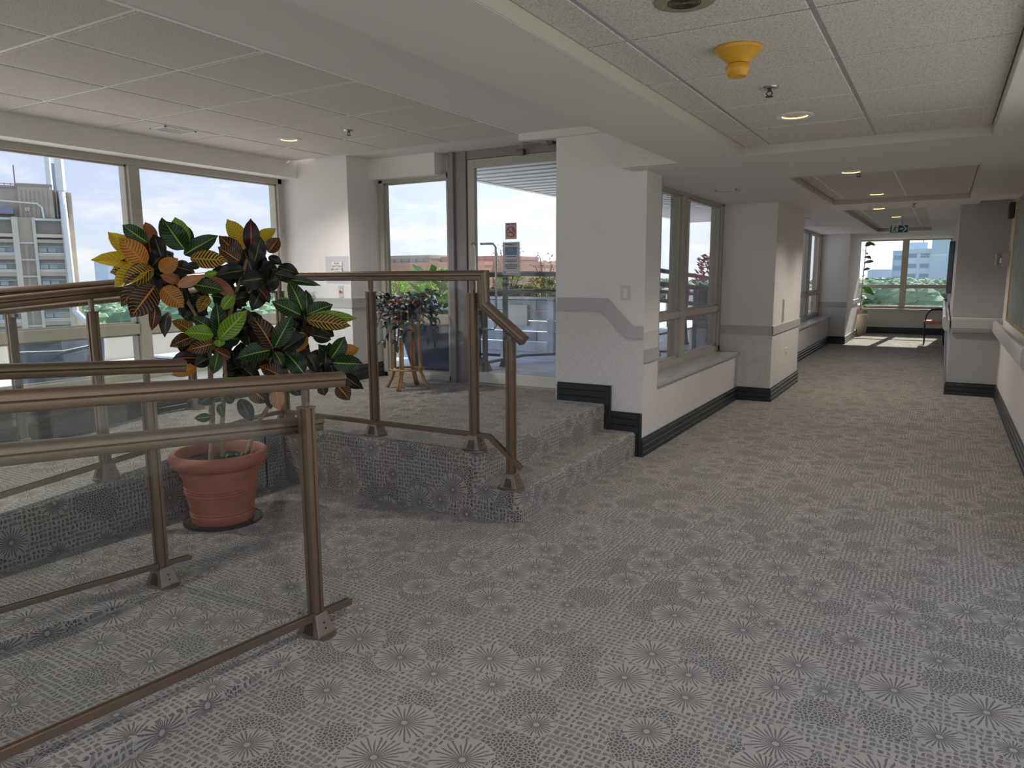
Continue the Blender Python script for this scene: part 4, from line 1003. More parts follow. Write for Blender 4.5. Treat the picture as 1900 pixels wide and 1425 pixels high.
LEAVES = """-3.922 2.564 1.569 -4.068 2.327 1.598 0.115 Y
-3.988 2.545 1.604 -4.097 2.453 1.754 0.111 Y
-3.894 2.536 1.568 -3.935 2.418 1.714 0.128 O
-3.917 2.571 1.693 -4.008 2.487 1.79 0.106 G
-3.956 2.635 1.692 -4.003 2.624 1.815 0.078 R
-3.909 2.68 1.693 -3.931 2.684 1.842 0.073 G
-3.769 2.697 1.655 -3.809 2.613 1.811 0.142 G
-3.834 2.744 1.666 -3.873 2.727 1.842 0.126 L
-3.857 2.78 1.659 -3.872 2.793 1.802 0.097 D
-3.795 2.713 1.625 -3.68 2.862 1.737 0.105 G
-3.735 2.708 1.603 -3.597 2.854 1.59 0.113 W
-3.905 2.571 1.56 -4.034 2.404 1.526 0.124 W
-3.872 2.531 1.559 -3.946 2.37 1.446 0.133 Y
-3.837 2.543 1.542 -3.909 2.402 1.475 0.118 W
-3.848 2.53 1.517 -3.913 2.38 1.341 0.123 B
-3.803 2.522 1.449 -3.852 2.394 1.279 0.159 B
-3.841 2.538 1.345 -3.84 2.507 1.199 0.071 B
-3.816 2.603 1.299 -3.82 2.565 1.157 0.076 D
-3.763 2.541 1.44 -3.671 2.596 1.328 0.121 O
-3.777 2.54 1.533 -3.693 2.6 1.6 0.093 O
-3.725 2.623 1.481 -3.77 2.533 1.508 0.065 R
-3.699 2.592 1.448 -3.601 2.686 1.502 0.067 K
-3.877 2.623 1.612 -3.912 2.61 1.742 0.091 D
-3.796 2.629 1.542 -3.811 2.61 1.645 0.104 D
-3.691 2.733 1.559 -3.724 2.657 1.554 0.085 D
-3.763 2.607 1.559 -3.675 2.688 1.524 0.094 D
-3.678 2.749 1.507 -3.632 2.809 1.524 0.042 L
-3.664 2.768 1.489 -3.564 2.865 1.373 0.085 R
-3.699 2.69 1.455 -3.585 2.805 1.418 0.094 G
-3.755 2.65 1.438 -3.733 2.646 1.334 0.103 D
-3.633 3.003 1.66 -3.708 2.956 1.84 0.116 Y
-3.549 2.982 1.649 -3.535 2.984 1.835 0.106 M
-3.57 3.053 1.683 -3.527 3.158 1.79 0.091 Y
-3.511 3.08 1.641 -3.47 3.133 1.728 0.091 B
-3.507 2.971 1.585 -3.466 2.991 1.727 0.108 D
-3.599 2.949 1.604 -3.669 2.859 1.736 0.11 B
-3.582 2.923 1.586 -3.643 2.828 1.669 0.109 B
-3.545 2.921 1.532 -3.622 2.789 1.506 0.108 D
-3.469 2.987 1.487 -3.524 2.867 1.47 0.122 D
-3.504 3.073 1.614 -3.442 3.12 1.568 0.1 D
-3.481 3.119 1.55 -3.391 3.203 1.513 0.091 D
-3.456 3.07 1.513 -3.366 3.153 1.485 0.066 D
-3.474 3.096 1.486 -3.312 3.305 1.442 0.059 G
-3.486 2.965 1.433 -3.425 2.995 1.339 0.122 M
-3.501 3.011 1.432 -3.527 2.945 1.298 0.104 D
-3.571 2.856 1.391 -3.599 2.787 1.304 0.075 L
-3.668 2.763 1.383 -3.69 2.701 1.297 0.085 W
-3.35 3.174 1.292 -3.394 3.117 1.477 0.109 G
-3.385 3.243 1.259 -3.391 3.252 1.415 0.091 G
-3.363 3.222 1.261 -3.265 3.349 1.323 0.107 G
-3.349 3.208 1.243 -3.175 3.466 1.234 0.087 L
-3.342 3.152 1.265 -3.419 3.003 1.352 0.105 G
-3.32 3.179 1.236 -3.144 3.375 1.192 0.104 W
-3.301 3.205 1.142 -3.22 3.276 1.111 0.085 D
-3.397 3.179 1.262 -3.439 3.092 1.376 0.086 L
-3.332 3.148 1.163 -3.33 3.102 1.042 0.105 O
-3.33 3.134 1.155 -3.378 3.04 1.078 0.089 D
-3.547 2.723 1.146 -3.419 2.822 1.306 0.115 L
-3.566 2.699 1.169 -3.625 2.557 1.191 0.103 L
-3.564 2.733 1.158 -3.565 2.733 1.351 0.111 G
-3.592 2.73 1.184 -3.662 2.639 1.275 0.088 G
-3.547 2.723 1.142 -3.533 2.709 1.1 0.11 L
-3.573 2.722 1.123 -3.638 2.572 1.09 0.092 B
-3.555 2.713 1.063 -3.558 2.676 0.948 0.078 G
-3.531 2.776 1.032 -3.585 2.707 1.089 0.074 B
-3.617 2.697 1.035 -3.652 2.619 0.997 0.084 D
-3.727 2.686 1.155 -3.789 2.573 1.105 0.09 B
-3.731 2.681 1.182 -3.792 2.602 1.252 0.085 W
-3.706 2.681 1.032 -3.768 2.568 1.036 0.085 M
-3.385 2.965 1.075 -3.436 2.867 1.277 0.13 B
-3.364 2.959 1.085 -3.283 3.031 1.272 0.115 G
-3.381 2.938 1.068 -3.464 2.765 1.036 0.124 G
-3.365 2.958 1.058 -3.324 2.978 0.968 0.124 G
-3.312 3.125 0.914 -3.388 3.059 1.048 0.136 G
-3.383 3.033 1.06 -3.28 3.134 1.148 0.103 D
-3.31 3.225 0.922 -3.332 3.165 1.041 0.105 D
-3.251 3.301 0.993 -3.196 3.373 1.124 0.114 G
-3.232 3.294 0.966 -3.103 3.428 0.95 0.124 G
-3.27 3.375 1.004 -3.186 3.485 1.042 0.097 O
-3.23 3.329 0.914 -3.119 3.44 0.786 0.096 D
-3.219 3.311 0.821 -3.147 3.339 0.73 0.107 B
-3.287 3.288 1.031 -3.276 3.27 0.938 0.086 D
-3.398 3.046 0.89 -3.481 2.939 0.972 0.113 B
-3.42 3.002 0.829 -3.391 2.991 0.697 0.094 K
-3.469 2.987 0.837 -3.45 2.979 0.703 0.076 D
-3.533 2.904 0.834 -3.459 2.967 0.747 0.114 B
-3.588 2.867 0.77 -3.532 2.906 0.633 0.095 D
-3.675 2.754 0.808 -3.711 2.674 0.762 0.09 D
-3.672 2.79 0.747 -3.649 2.787 0.67 0.081 G
-3.703 2.749 0.672 -3.744 2.665 0.673 0.058 G
-3.437 3.127 0.83 -3.385 3.161 0.766 0.115 D
-3.339 3.286 0.815 -3.309 3.292 0.753 0.126 D
-3.724 2.69 0.976 -3.791 2.571 0.939 0.071 O
-3.649 2.87 0.746 -3.67 2.825 0.798 0.096 D
-3.36 3.292 1.191 -3.293 3.378 1.12 0.087 D
-3.981 2.617 1.559 -3.914 2.696 1.577 0.108 D
-3.991 2.626 1.567 -4.002 2.751 1.505 0.132 D
-4.05 2.668 1.572 -3.935 2.671 1.483 0.099 D
-3.993 2.639 1.574 -4.075 2.687 1.448 0.104 D
-4.034 2.673 1.573 -4.072 2.596 1.424 0.129 D
-3.969 2.633 1.57 -4.172 2.662 1.482 0.102 D
-4.008 2.662 1.562 -4.191 2.62 1.56 0.105 D
-3.985 2.645 1.556 -4.106 2.589 1.619 0.109 G
-3.965 2.631 1.555 -4.122 2.625 1.623 0.124 D
-3.976 2.633 1.55 -4.11 2.656 1.681 0.111 D
-3.99 2.637 1.549 -4.032 2.653 1.722 0.118 M
-3.98 2.62 1.552 -3.929 2.69 1.646 0.114 D
-3.983 2.62 1.554 -4.05 2.82 1.657 0.117 D
-3.947 2.712 1.452 -3.98 2.835 1.462 0.107 D
-3.898 2.681 1.462 -3.834 2.761 1.376 0.093 D
-3.936 2.713 1.465 -3.884 2.743 1.343 0.127 B
-3.917 2.702 1.466 -3.879 2.705 1.358 0.098 M
-3.927 2.719 1.466 -3.951 2.679 1.366 0.111 D
-3.936 2.729 1.463 -3.916 2.642 1.396 0.132 M
-3.909 2.713 1.46 -4.017 2.654 1.397 0.116 D
-3.884 2.695 1.451 -4.08 2.719 1.481 0.093 G
-3.895 2.699 1.445 -3.902 2.636 1.517 0.1 M
-3.905 2.701 1.443 -3.887 2.653 1.535 0.127 D
-3.901 2.693 1.442 -3.907 2.703 1.542 0.1 D
-3.951 2.721 1.443 -3.893 2.767 1.566 0.106 D
-3.876 2.663 1.452 -3.866 2.796 1.481 0.122 B
-3.668 3.063 1.533 -3.632 3.27 1.541 0.115 D
-3.656 3.058 1.541 -3.69 3.242 1.439 0.124 G
-3.643 3.053 1.545 -3.756 3.211 1.417 0.108 M
-3.642 3.062 1.546 -3.802 3.151 1.381 0.094 G
-3.666 3.086 1.545 -3.737 3.073 1.442 0.1 B
-3.699 3.118 1.543 -3.692 2.981 1.444 0.126 D
-3.694 3.118 1.534 -3.781 3.041 1.532 0.126 M
-3.69 3.113 1.528 -3.778 3.049 1.585 0.12 D
-3.632 3.059 1.523 -3.783 3.053 1.667 0.109 D
-3.635 3.057 1.521 -3.676 3.024 1.686 0.116 D
-3.701 3.101 1.521 -3.608 3.113 1.691 0.106 D
-3.669 3.07 1.523 -3.702 3.212 1.639 0.124 D
-3.703 3.093 1.53 -3.615 3.195 1.568 0.097 G
-3.584 3.046 1.454 -3.648 3.24 1.416 0.119 M
-3.588 3.049 1.454 -3.603 3.192 1.419 0.124 M
-3.614 3.077 1.46 -3.593 3.133 1.38 0.12 D
-3.622 3.092 1.462 -3.587 3.07 1.317 0.12 D
-3.576 3.057 1.463 -3.623 3.065 1.324 0.115 G
-3.565 3.059 1.456 -3.631 2.991 1.402 0.121 B
-3.588 3.08 1.449 -3.77 3.078 1.449 0.127 G
-3.584 3.075 1.444 -3.723 3.05 1.496 0.109 D
-3.579 3.064 1.439 -3.723 3.12 1.533 0.108 G
-3.629 3.107 1.438 -3.712 3.089 1.563 0.107 G
-3.6 3.068 1.437 -3.61 3.123 1.526 0.117 D
-3.648 3.108 1.437 -3.663 3.204 1.572 0.117 G
-3.593 3.053 1.446 -3.647 3.276 1.486 0.128 D
-3.434 3.257 1.23 -3.385 3.449 1.203 0.095 D
-3.441 3.269 1.237 -3.501 3.446 1.144 0.123 B
-3.434 3.265 1.239 -3.42 3.367 1.116 0.127 B
-3.478 3.319 1.238 -3.477 3.304 1.094 0.114 M
-3.453 3.3 1.239 -3.481 3.251 1.084 0.104 M
-3.435 3.293 1.233 -3.536 3.223 1.17 0.115 D
-3.473 3.329 1.231 -3.569 3.252 1.161 0.112 B
-3.452 3.31 1.224 -3.539 3.248 1.239 0.103 D
-3.43 3.283 1.218 -3.59 3.337 1.289 0.128 D
-3.461 3.31 1.214 -3.535 3.274 1.351 0.12 G
-3.415 3.259 1.216 -3.467 3.29 1.333 0.121 D
-3.461 3.294 1.214 -3.482 3.374 1.311 0.132 D
-3.484 3.308 1.216 -3.468 3.42 1.284 0.11 D
-3.687 2.796 1.14 -3.647 2.957 1.123 0.118 G
-3.688 2.797 1.143 -3.742 2.986 1.085 0.11 M
-3.698 2.81 1.147 -3.683 2.902 1.038 0.117 M
-3.693 2.813 1.151 -3.788 2.899 1.029 0.124 D
-3.685 2.811 1.151 -3.767 2.849 1.027 0.114 D
-3.741 2.863 1.141 -3.848 2.793 1.03 0.099 M
-3.727 2.856 1.133 -3.857 2.743 1.139 0.106 D
-3.734 2.861 1.133 -3.882 2.79 1.133 0.127 D
-3.683 2.818 1.13 -3.869 2.816 1.228 0.122 D
-3.733 2.848 1.121 -3.81 2.876 1.246 0.126 B
-3.72 2.836 1.123 -3.783 2.875 1.244 0.103 D
-3.746 2.846 1.123 -3.644 2.884 1.242 0.13 D
-3.693 2.804 1.13 -3.64 2.897 1.227 0.122 B
-3.507 3.055 1.048 -3.458 3.232 1.08 0.126 B
-3.545 3.092 1.055 -3.499 3.218 0.925 0.124 D
-3.48 3.04 1.066 -3.554 3.171 0.95 0.118 D
-3.539 3.095 1.059 -3.504 3.104 0.933 0.12 D
-3.51 3.08 1.062 -3.515 3.015 0.915 0.093 M
-3.529 3.104 1.055 -3.647 3.053 0.952 0.113 D
-3.538 3.115 1.048 -3.581 2.998 1.023 0.093 M
-3.493 3.074 1.046 -3.638 3.037 1.098 0.115 M
-3.516 3.092 1.041 -3.643 3.048 1.123 0.093 D
-3.521 3.087 1.035 -3.601 3.112 1.186 0.104 D
-3.517 3.073 1.037 -3.464 3.096 1.16 0.1 B
-3.487 3.045 1.042 -3.512 3.167 1.161 0.128 D
-3.526 3.075 1.04 -3.424 3.16 1.154 0.104 G
-3.39 3.408 0.947 -3.36 3.572 0.91 0.133 B
-3.358 3.38 0.959 -3.317 3.487 0.862 0.104 G
-3.343 3.374 0.965 -3.34 3.421 0.83 0.107 D
-3.375 3.415 0.959 -3.383 3.381 0.804 0.121 D
-3.38 3.429 0.955 -3.431 3.361 0.844 0.114 D
-3.375 3.427 0.953 -3.505 3.412 0.866 0.107 M
-3.342 3.397 0.95 -3.43 3.352 0.942 0.099 D
-3.347 3.4 0.942 -3.505 3.368 1.008 0.12 M
-3.34 3.386 0.939 -3.361 3.332 1.033 0.107 G
-3.36 3.406 0.935 -3.373 3.321 1.071 0.123 G
-3.4 3.436 0.928 -3.413 3.458 1.07 0.11 D
-3.335 3.361 0.941 -3.414 3.512 1.006 0.12 M
-3.379 3.397 0.942 -3.274 3.453 0.984 0.098 D
-3.806 2.744 1.326 -3.84 2.872 1.343 0.117 D
-3.822 2.757 1.334 -3.774 2.832 1.272 0.12 D
-3.811 2.755 1.339 -3.827 2.83 1.234 0.097 G
-3.861 2.795 1.338 -3.91 2.853 1.217 0.099 D
-3.808 2.767 1.339 -3.901 2.767 1.233 0.105 G
-3.819 2.779 1.335 -3.961 2.785 1.265 0.125 D
-3.79 2.759 1.334 -3.955 2.755 1.275 0.099 D
-3.835 2.793 1.323 -3.83 2.699 1.351 0.124 D
-3.786 2.751 1.319 -3.886 2.767 1.389 0.098 G
-3.827 2.774 1.315 -3.91 2.826 1.406 0.11 D
-3.784 2.743 1.317 -3.874 2.8 1.403 0.126 D
-3.845 2.775 1.318 -3.861 2.905 1.404 0.095 M
-3.869 2.789 1.322 -3.877 2.891 1.344 0.101 B
-3.679 2.914 1.358 -3.6 3.015 1.381 0.127 D
-3.718 2.946 1.364 -3.67 3.034 1.321 0.109 D
-3.73 2.959 1.368 -3.649 2.972 1.302 0.12 D
-3.697 2.942 1.372 -3.719 2.971 1.28 0.096 G
-3.717 2.964 1.371 -3.783 2.975 1.253 0.097 B
-3.7 2.955 1.37 -3.743 2.929 1.297 0.103 B
-3.699 2.96 1.363 -3.89 2.961 1.319 0.113 G
-3.706 2.966 1.356 -3.833 2.903 1.386 0.131 G
-3.711 2.965 1.35 -3.797 2.955 1.416 0.13 B
-3.694 2.944 1.347 -3.731 2.943 1.481 0.098 D
-3.692 2.939 1.347 -3.802 3.034 1.44 0.111 D
-3.724 2.958 1.347 -3.681 2.972 1.429 0.102 D
-3.678 2.914 1.354 -3.738 3.119 1.419 0.103 G
-3.663 3.001 1.187 -3.576 3.086 1.223 0.114 D
-3.624 2.971 1.201 -3.616 3.078 1.131 0.116 B
-3.59 2.946 1.206 -3.71 3.115 1.118 0.098 M
-3.612 2.973 1.207 -3.632 3.005 1.069 0.113 D
-3.625 2.993 1.204 -3.683 2.985 1.122 0.106 M
-3.59 2.971 1.2 -3.709 2.937 1.147 0.119 M
-3.587 2.969 1.198 -3.726 2.919 1.166 0.094 D
-3.609 2.986 1.188 -3.697 2.908 1.242 0.125 D
-3.649 3.013 1.18 -3.782 3.018 1.292 0.12 D
-3.613 2.976 1.181 -3.627 2.971 1.312 0.108 B
-3.614 2.969 1.182 -3.571 2.981 1.276 0.108 D
-3.638 2.983 1.184 -3.651 3.119 1.264 0.118 D
-3.623 2.97 1.186 -3.661 3.129 1.25 0.127 M
-3.65 2.938 0.95 -3.579 3.076 0.976 0.092 B
-3.643 2.936 0.962 -3.592 3.029 0.852 0.099 D
-3.672 2.965 0.96 -3.702 3.059 0.818 0.118 M
-3.656 2.962 0.963 -3.757 2.998 0.783 0.121 D
-3.638 2.954 0.962 -3.759 2.92 0.819 0.093 B
-3.639 2.958 0.959 -3.791 2.91 0.86 0.112 D
-3.662 2.979 0.95 -3.688 2.869 0.939 0.092 D
-3.664 2.979 0.942 -3.788 2.908 1.01 0.115 D
-3.62 2.943 0.948 -3.782 2.958 0.985 0.12 D
-3.672 2.979 0.936 -3.729 2.933 1.056 0.099 D
-3.636 2.942 0.94 -3.699 2.992 1.102 0.111 D
-3.665 2.956 0.939 -3.665 3.077 1.049 0.128 D
-3.686 2.968 0.942 -3.561 3.001 0.994 0.095 D
-3.818 2.731 1.06 -3.796 2.805 1.04 0.119 D
-3.847 2.751 1.057 -3.828 2.875 1.018 0.117 D
-3.848 2.761 1.065 -3.769 2.748 0.964 0.109 M
-3.811 2.736 1.069 -3.832 2.777 0.981 0.109 G
-3.788 2.733 1.069 -3.804 2.671 0.993 0.124 D
-3.83 2.764 1.063 -3.927 2.74 0.983 0.126 D
-3.821 2.76 1.061 -3.882 2.695 1.016 0.099 D
-3.81 2.753 1.053 -3.835 2.652 1.09 0.116 D
-3.804 2.743 1.047 -3.822 2.676 1.145 0.093 G
-3.779 2.72 1.049 -3.825 2.725 1.133 0.123 D
-3.804 2.733 1.045 -3.861 2.79 1.145 0.102 D
-3.852 2.762 1.041 -3.869 2.829 1.132 0.127 D
-3.805 2.721 1.056 -3.726 2.779 1.082 0.101 D
-3.746 2.878 1.468 -3.749 3.02 1.487 0.11 G
-3.755 2.888 1.478 -3.724 2.961 1.409 0.109 B
-3.754 2.894 1.482 -3.738 2.921 1.374 0.121 M
-3.755 2.895 1.482 -3.774 2.948 1.374 0.121 G
-3.717 2.879 1.48 -3.787 2.87 1.414 0.106 G
-3.74 2.896 1.481 -3.77 2.852 1.398 0.126 B
-3.722 2.888 1.474 -3.882 2.883 1.436 0.107 D
-3.762 2.919 1.467 -3.766 2.811 1.489 0.106 D
-3.768 2.919 1.46 -3.871 2.937 1.521 0.127 D
-3.722 2.877 1.458 -3.735 2.857 1.547 0.121 D
-3.751 2.891 1.458 -3.76 2.937 1.555 0.107 D
-3.795 2.924 1.457 -3.812 2.991 1.57 0.099 M
-3.75 2.881 1.466 -3.738 3.019 1.509 0.109 D
-3.482 3.193 1.091 -3.396 3.246 1.071 0.104 G
-3.485 3.198 1.094 -3.453 3.327 1.019 0.114 B
-3.468 3.185 1.099 -3.518 3.359 0.978 0.109 D
-3.496 3.226 1.098 -3.557 3.259 0.997 0.098 M
-3.47 3.204 1.101 -3.481 3.171 0.985 0.129 D
-3.484 3.227 1.093 -3.619 3.193 1.012 0.129 D
-3.463 3.209 1.093 -3.542 3.147 1.053 0.105 G
-3.454 3.202 1.087 -3.564 3.175 1.095 0.114 D
-3.477 3.219 1.078 -3.558 3.157 1.166 0.13 M
-3.461 3.196 1.076 -3.494 3.162 1.215 0.098 M
-3.477 3.204 1.074 -3.509 3.245 1.181 0.117 M
-3.483 3.199 1.078 -3.456 3.292 1.165 0.1 B
-3.458 3.171 1.087 -3.419 3.273 1.114 0.11 G"""

# ------------------------------------------------------------------ croton in the terracotta pot
PX, PY = -3.765, 2.835
t = thing('pot_mat', (PX, PY, 0), 'thin dark round mat under the terracotta pot', 'mat')
build(MB().disc((PX+0.0, PY-0.0, 0.001), 0.232, 0.010, 48), 'mat_disc', 'tray_black', t)
build(MB().ring((PX, PY, 0.010), 0.222, 0.232, 0.003, 48), 'mat_rim', 'black_part', t)
cr = thing('potted_croton', (PX, PY, 0.012), 'large croton with green, yellow and orange veined leaves in a terracotta pot', 'potted plant')
prof = [(0.001, 0.0), (0.178, 0.0), (0.182, 0.006), (0.182, 0.040), (0.189, 0.043), (0.189, 0.052), (0.185, 0.056), (0.187, 0.062), (0.191, 0.066), (0.186, 0.071), (0.206, 0.178), (0.212, 0.182), (0.213, 0.190), (0.208, 0.195), (0.213, 0.199), (0.215, 0.206), (0.209, 0.211), (0.214, 0.216), (0.215, 0.223), (0.210, 0.228),
        (0.234, 0.335), (0.241, 0.340), (0.262, 0.350), (0.279, 0.370), (0.287, 0.392), (0.287, 0.412), (0.278, 0.430), (0.264, 0.437), (0.252, 0.434), (0.244, 0.420), (0.238, 0.35), (0.232, 0.30), (0.001, 0.30)]
build(MB().lathe(prof, (PX, PY, 0.012), 64), 'pot', 'terracotta', cr, autosmooth=True)
so = MB(); n = 40; rings = []
for j in range(9):
    r = 0.236*j/8+0.001; rings.append([(PX+r*math.cos(2*PI*k/n), PY+r*math.sin(2*PI*k/n), 0.374+0.012*math.sin(k*5.1+j*2.3)+random.uniform(-.006, .006)) for k in range(n)])
so.loft(rings, False); build(so, 'soil', 'soil', cr)
stems = [[(-3.79, 2.80, 0.36), (-3.775, 2.815, 0.62), (-3.765, 2.82, 0.92), (-3.74, 2.80, 1.12), (-3.80, 2.72, 1.35), (-3.87, 2.65, 1.58)],
         [(-3.745, 2.84, 0.36), (-3.735, 2.85, 0.60), (-3.71, 2.87, 0.90), (-3.70, 2.87, 1.10), (-3.66, 2.93, 1.35), (-3.61, 3.0, 1.60)],
         [(-3.77, 2.775, 0.36), (-3.768, 2.79, 0.55), (-3.755, 2.79, 0.85), (-3.73, 2.78, 1.02)],
         [(-3.66, 2.94, 0.36), (-3.62, 2.985, 0.56), (-3.53, 3.10, 0.78), (-3.50, 3.10, 0.95), (-3.45, 3.20, 1.18)],
         [(-3.53, 3.10, 0.78), (-3.40, 3.26, 0.90), (-3.34, 3.34, 0.97)]]
for i, s_ in enumerate(stems):
    pts = []
    for k in range(len(s_)-1):
        a, b = Vector(s_[k]), Vector(s_[k+1])
        for q in range(4): pts.append(a.lerp(b, q/4)+Vector((random.uniform(-.004, .004), random.uniform(-.004, .004), 0)))
    pts.append(Vector(s_[-1]))
    rr = [(0.0155 if i < 4 else 0.011)*(1-0.45*k/len(pts))*(1+0.10*math.sin(k*2.4)) for k in range(len(pts))]
    build(MB().tube(pts, rr, 9), 'stem', 'bark', cr, smooth=True)
for (x, y, z) in ((-3.705, 2.83, 0.40), (-3.655, 2.90, 0.40)):
    mb = MB()
    for k in range(4):
        a = k*PI/2+0.4; mb.loft([[(x, y, z-0.02), (x+0.004, y, z-0.02), (x, y+0.004, z-0.02)], [(x+0.020*math.cos(a)-0.010*math.sin(a), y+0.020*math.sin(a)+0.010*math.cos(a), z+0.015), (x+0.020*math.cos(a)+0.010*math.sin(a), y+0.020*math.sin(a)-0.010*math.cos(a), z+0.015), (x+0.022*math.cos(a), y+0.022*math.sin(a), z+0.012)], [(x+0.034*math.cos(a), y+0.034*math.sin(a), z+0.022)]*3])
    build(mb, 'sprout', 'sprout', cr)
NORM = Vector((0.79117, -0.61160, 0.0))
def leaf_mesh(a, b, W, mat, org, rnd, nrm=NORM, curl=0.10, name='leaf', widthfn=None, nl=12):
    a = Vector(a); b = Vector(b); d = b-a; L = d.length
    if L < 1e-4: return None
    if L < W*1.05: # strongly foreshortened leaf: give it real length going back
        W = max(L*0.62, W*0.6)
    d.normalize()
    n = nrm+Vector((rnd.uniform(-.35, .35), rnd.uniform(-.35, .35), rnd.uniform(-.1, .55)))
    n = (n-d*n.dot(d)).normalized(); s = d.cross(n)
    mb = MB(); mb.uv = []; nw = 6
    ph = rnd.uniform(0, 6); arch = L*rnd.uniform(0.4, 1.0)*curl; fold = rnd.uniform(0.16, 0.34); wave = rnd.uniform(0.02, 0.055)
    for i in range(nl+1):
        u = i/nl
        if widthfn: w = widthfn(u)
        else: w = (math.sin(PI*min(1.0, u*0.96+0.035)**0.92))**0.72*(1-0.12*u)
        if u > 0.9: w *= 0.75
        if i == nl: w = 0.02
        if u < 0.07: w = min(w, 0.12)
        w *= W/2
        c = a+d*(u*L)+n*(arch*math.sin(PI*u)-arch*0.5*u*u)
        for j in range(nw+1):
            v = -1+2*j/nw
            q = c+s*(v*w)+n*(abs(v)*w*fold+wave*math.sin(u*10+v*2+ph)*abs(v)*W)
            mb.v.append(tuple(q)); mb.uv.append((u, (v+1)/2))
    for i in range(nl):
        for j in range(nw):
            k = i*(nw+1)+j; mb.f.append((k, k+1, k+nw+2, k+nw+1))
    me = mb.mesh(name, org, True); me.materials.append(MAT[mat]); return me
rl = random.Random(11)
for line in LEAVES.split('\n'):
    f = line.split(); q = [float(x) for x in f[:7]]
    me = leaf_mesh(q[0:3], q[3:6], q[6], 'leaf_'+f[7], org_of(cr), rl)
    if me is None: continue
    o = bpy.data.objects.new('leaf', me); COL.objects.link(o); o.parent = cr

# ------------------------------------------------------------------ rattan stand with trailing plant
SX, SY = -4.385, 5.46
ps = thing('plant_stand', (SX, SY, PZ), 'slim bent rattan plant stand with splayed feet in front of the door window', 'plant stand')
for k in range(4):
    a = k*PI/2+0.25; c, s_ = math.cos(a), math.sin(a)
    for dd in (-0.012, 0.012):
        ox, oy = -s_*dd, c*dd
        pts = [(SX+c*0.215+ox, SY+s_*0.215+oy, PZ+0.008), (SX+c*0.17+ox, SY+s_*0.17+oy, PZ+0.09), (SX+c*0.135+ox, SY+s_*0.135+oy, PZ+0.18), (SX+c*0.128+ox, SY+s_*0.128+oy, PZ+0.45), (SX+c*0.13+ox, SY+s_*0.13+oy, PZ+0.74), (SX+c*0.17+ox, SY+s_*0.17+oy, PZ+0.85)]
        build(MB().tube(pts, 0.0125, 8), 'leg', 'rattan', ps, smooth=True)
def hoop(r, z, rad, name, par=ps):
    pts = [(SX+r*math.cos(2*PI*k/32), SY+r*math.sin(2*PI*k/32), z) for k in range(33)]
    build(MB().tube(pts, rad, 8), name, 'rattan', par, smooth=True)
hoop(0.125, PZ+0.19, 0.012, 'lower_hoop'); hoop(0.165, PZ+0.19, 0.009, 'lower_hoop'); hoop(0.19, PZ+0.85, 0.011, 'upper_hoop'); hoop(0.185, PZ+0.83, 0.009, 'upper_hoop')
hoop(0.155, PZ+0.66, 0.008, 'upper_hoop')
for k in range(8):
    a = 2*PI*k/8; build(MB().tube([(SX+.16*math.cos(a), SY+.16*math.sin(a), PZ+.66), (SX+.188*math.cos(a), SY+.188*math.sin(a), PZ+.84)], 0.006, 6), 'basket_spoke', 'rattan', ps)
build(MB().disc((SX, SY, PZ+0.645), 0.15, 0.012), 'shelf', 'rattan', ps)
tp = thing('trailing_plant', (SX, SY, PZ+0.66), 'trailing plant with dusky green and purple striped leaves on the rattan stand', 'potted plant')
build(MB().lathe([(0.001, 0), (0.10, 0), (0.135, 0.16), (0.145, 0.165), (0.145, 0.18), (0.13, 0.18), (0.12, 0.15), (0.001, 0.15)], (SX, SY, PZ+0.66), 28), 'pot', 'navy', tp, autosmooth=True)
r2 = random.Random(5)
lance = lambda u: max(0.03, math.sin(PI*min(1, u*0.97+0.03))**0.9)
for k in range(34):
    a = 2*PI*k/34+r2.uniform(-.1, .1); rad = r2.uniform(0.24, 0.34); drop = r2.uniform(-0.08, 0.42)
    p0 = Vector((SX+.09*math.cos(a), SY+.09*math.sin(a), PZ+0.83)); p1 = Vector((SX+.20*math.cos(a), SY+.20*math.sin(a), PZ+0.90+r2.uniform(-.02, .08))); p2 = Vector((SX+rad*math.cos(a), SY+rad*math.sin(a), PZ+0.86-drop))
    pts = [((1-q)**2)*p0+2*q*(1-q)*p1+q*q*p2 for q in [i/6 for i in range(7)]]
    build(MB().tube(pts, 0.003, 5), 'vine', 'leaf_purple', tp)
    for i in range(1, 7):
        for sd in (-1, 1):
            b0 = pts[i]; ang = a+sd*r2.uniform(.5, 1.2); b1 = b0+Vector((math.cos(ang)*.075, math.sin(ang)*.075, r2.uniform(-.06, .045)))
            if i == 6 and sd == 1: b1 = b0+(b0-pts[5]).normalized()*0.085
            me = leaf_mesh(b0, b1, r2.uniform(.026, .038), 'leaf_teal' if r2.random() < .8 else 'leaf_purple', org_of(tp), r2, Vector((math.cos(a)*.5+.4, math.sin(a)*.5-.4, .6)), 0.2, widthfn=lance, nl=5)
            o = bpy.data.objects.new('leaf', me); COL.objects.link(o); o.parent = tp

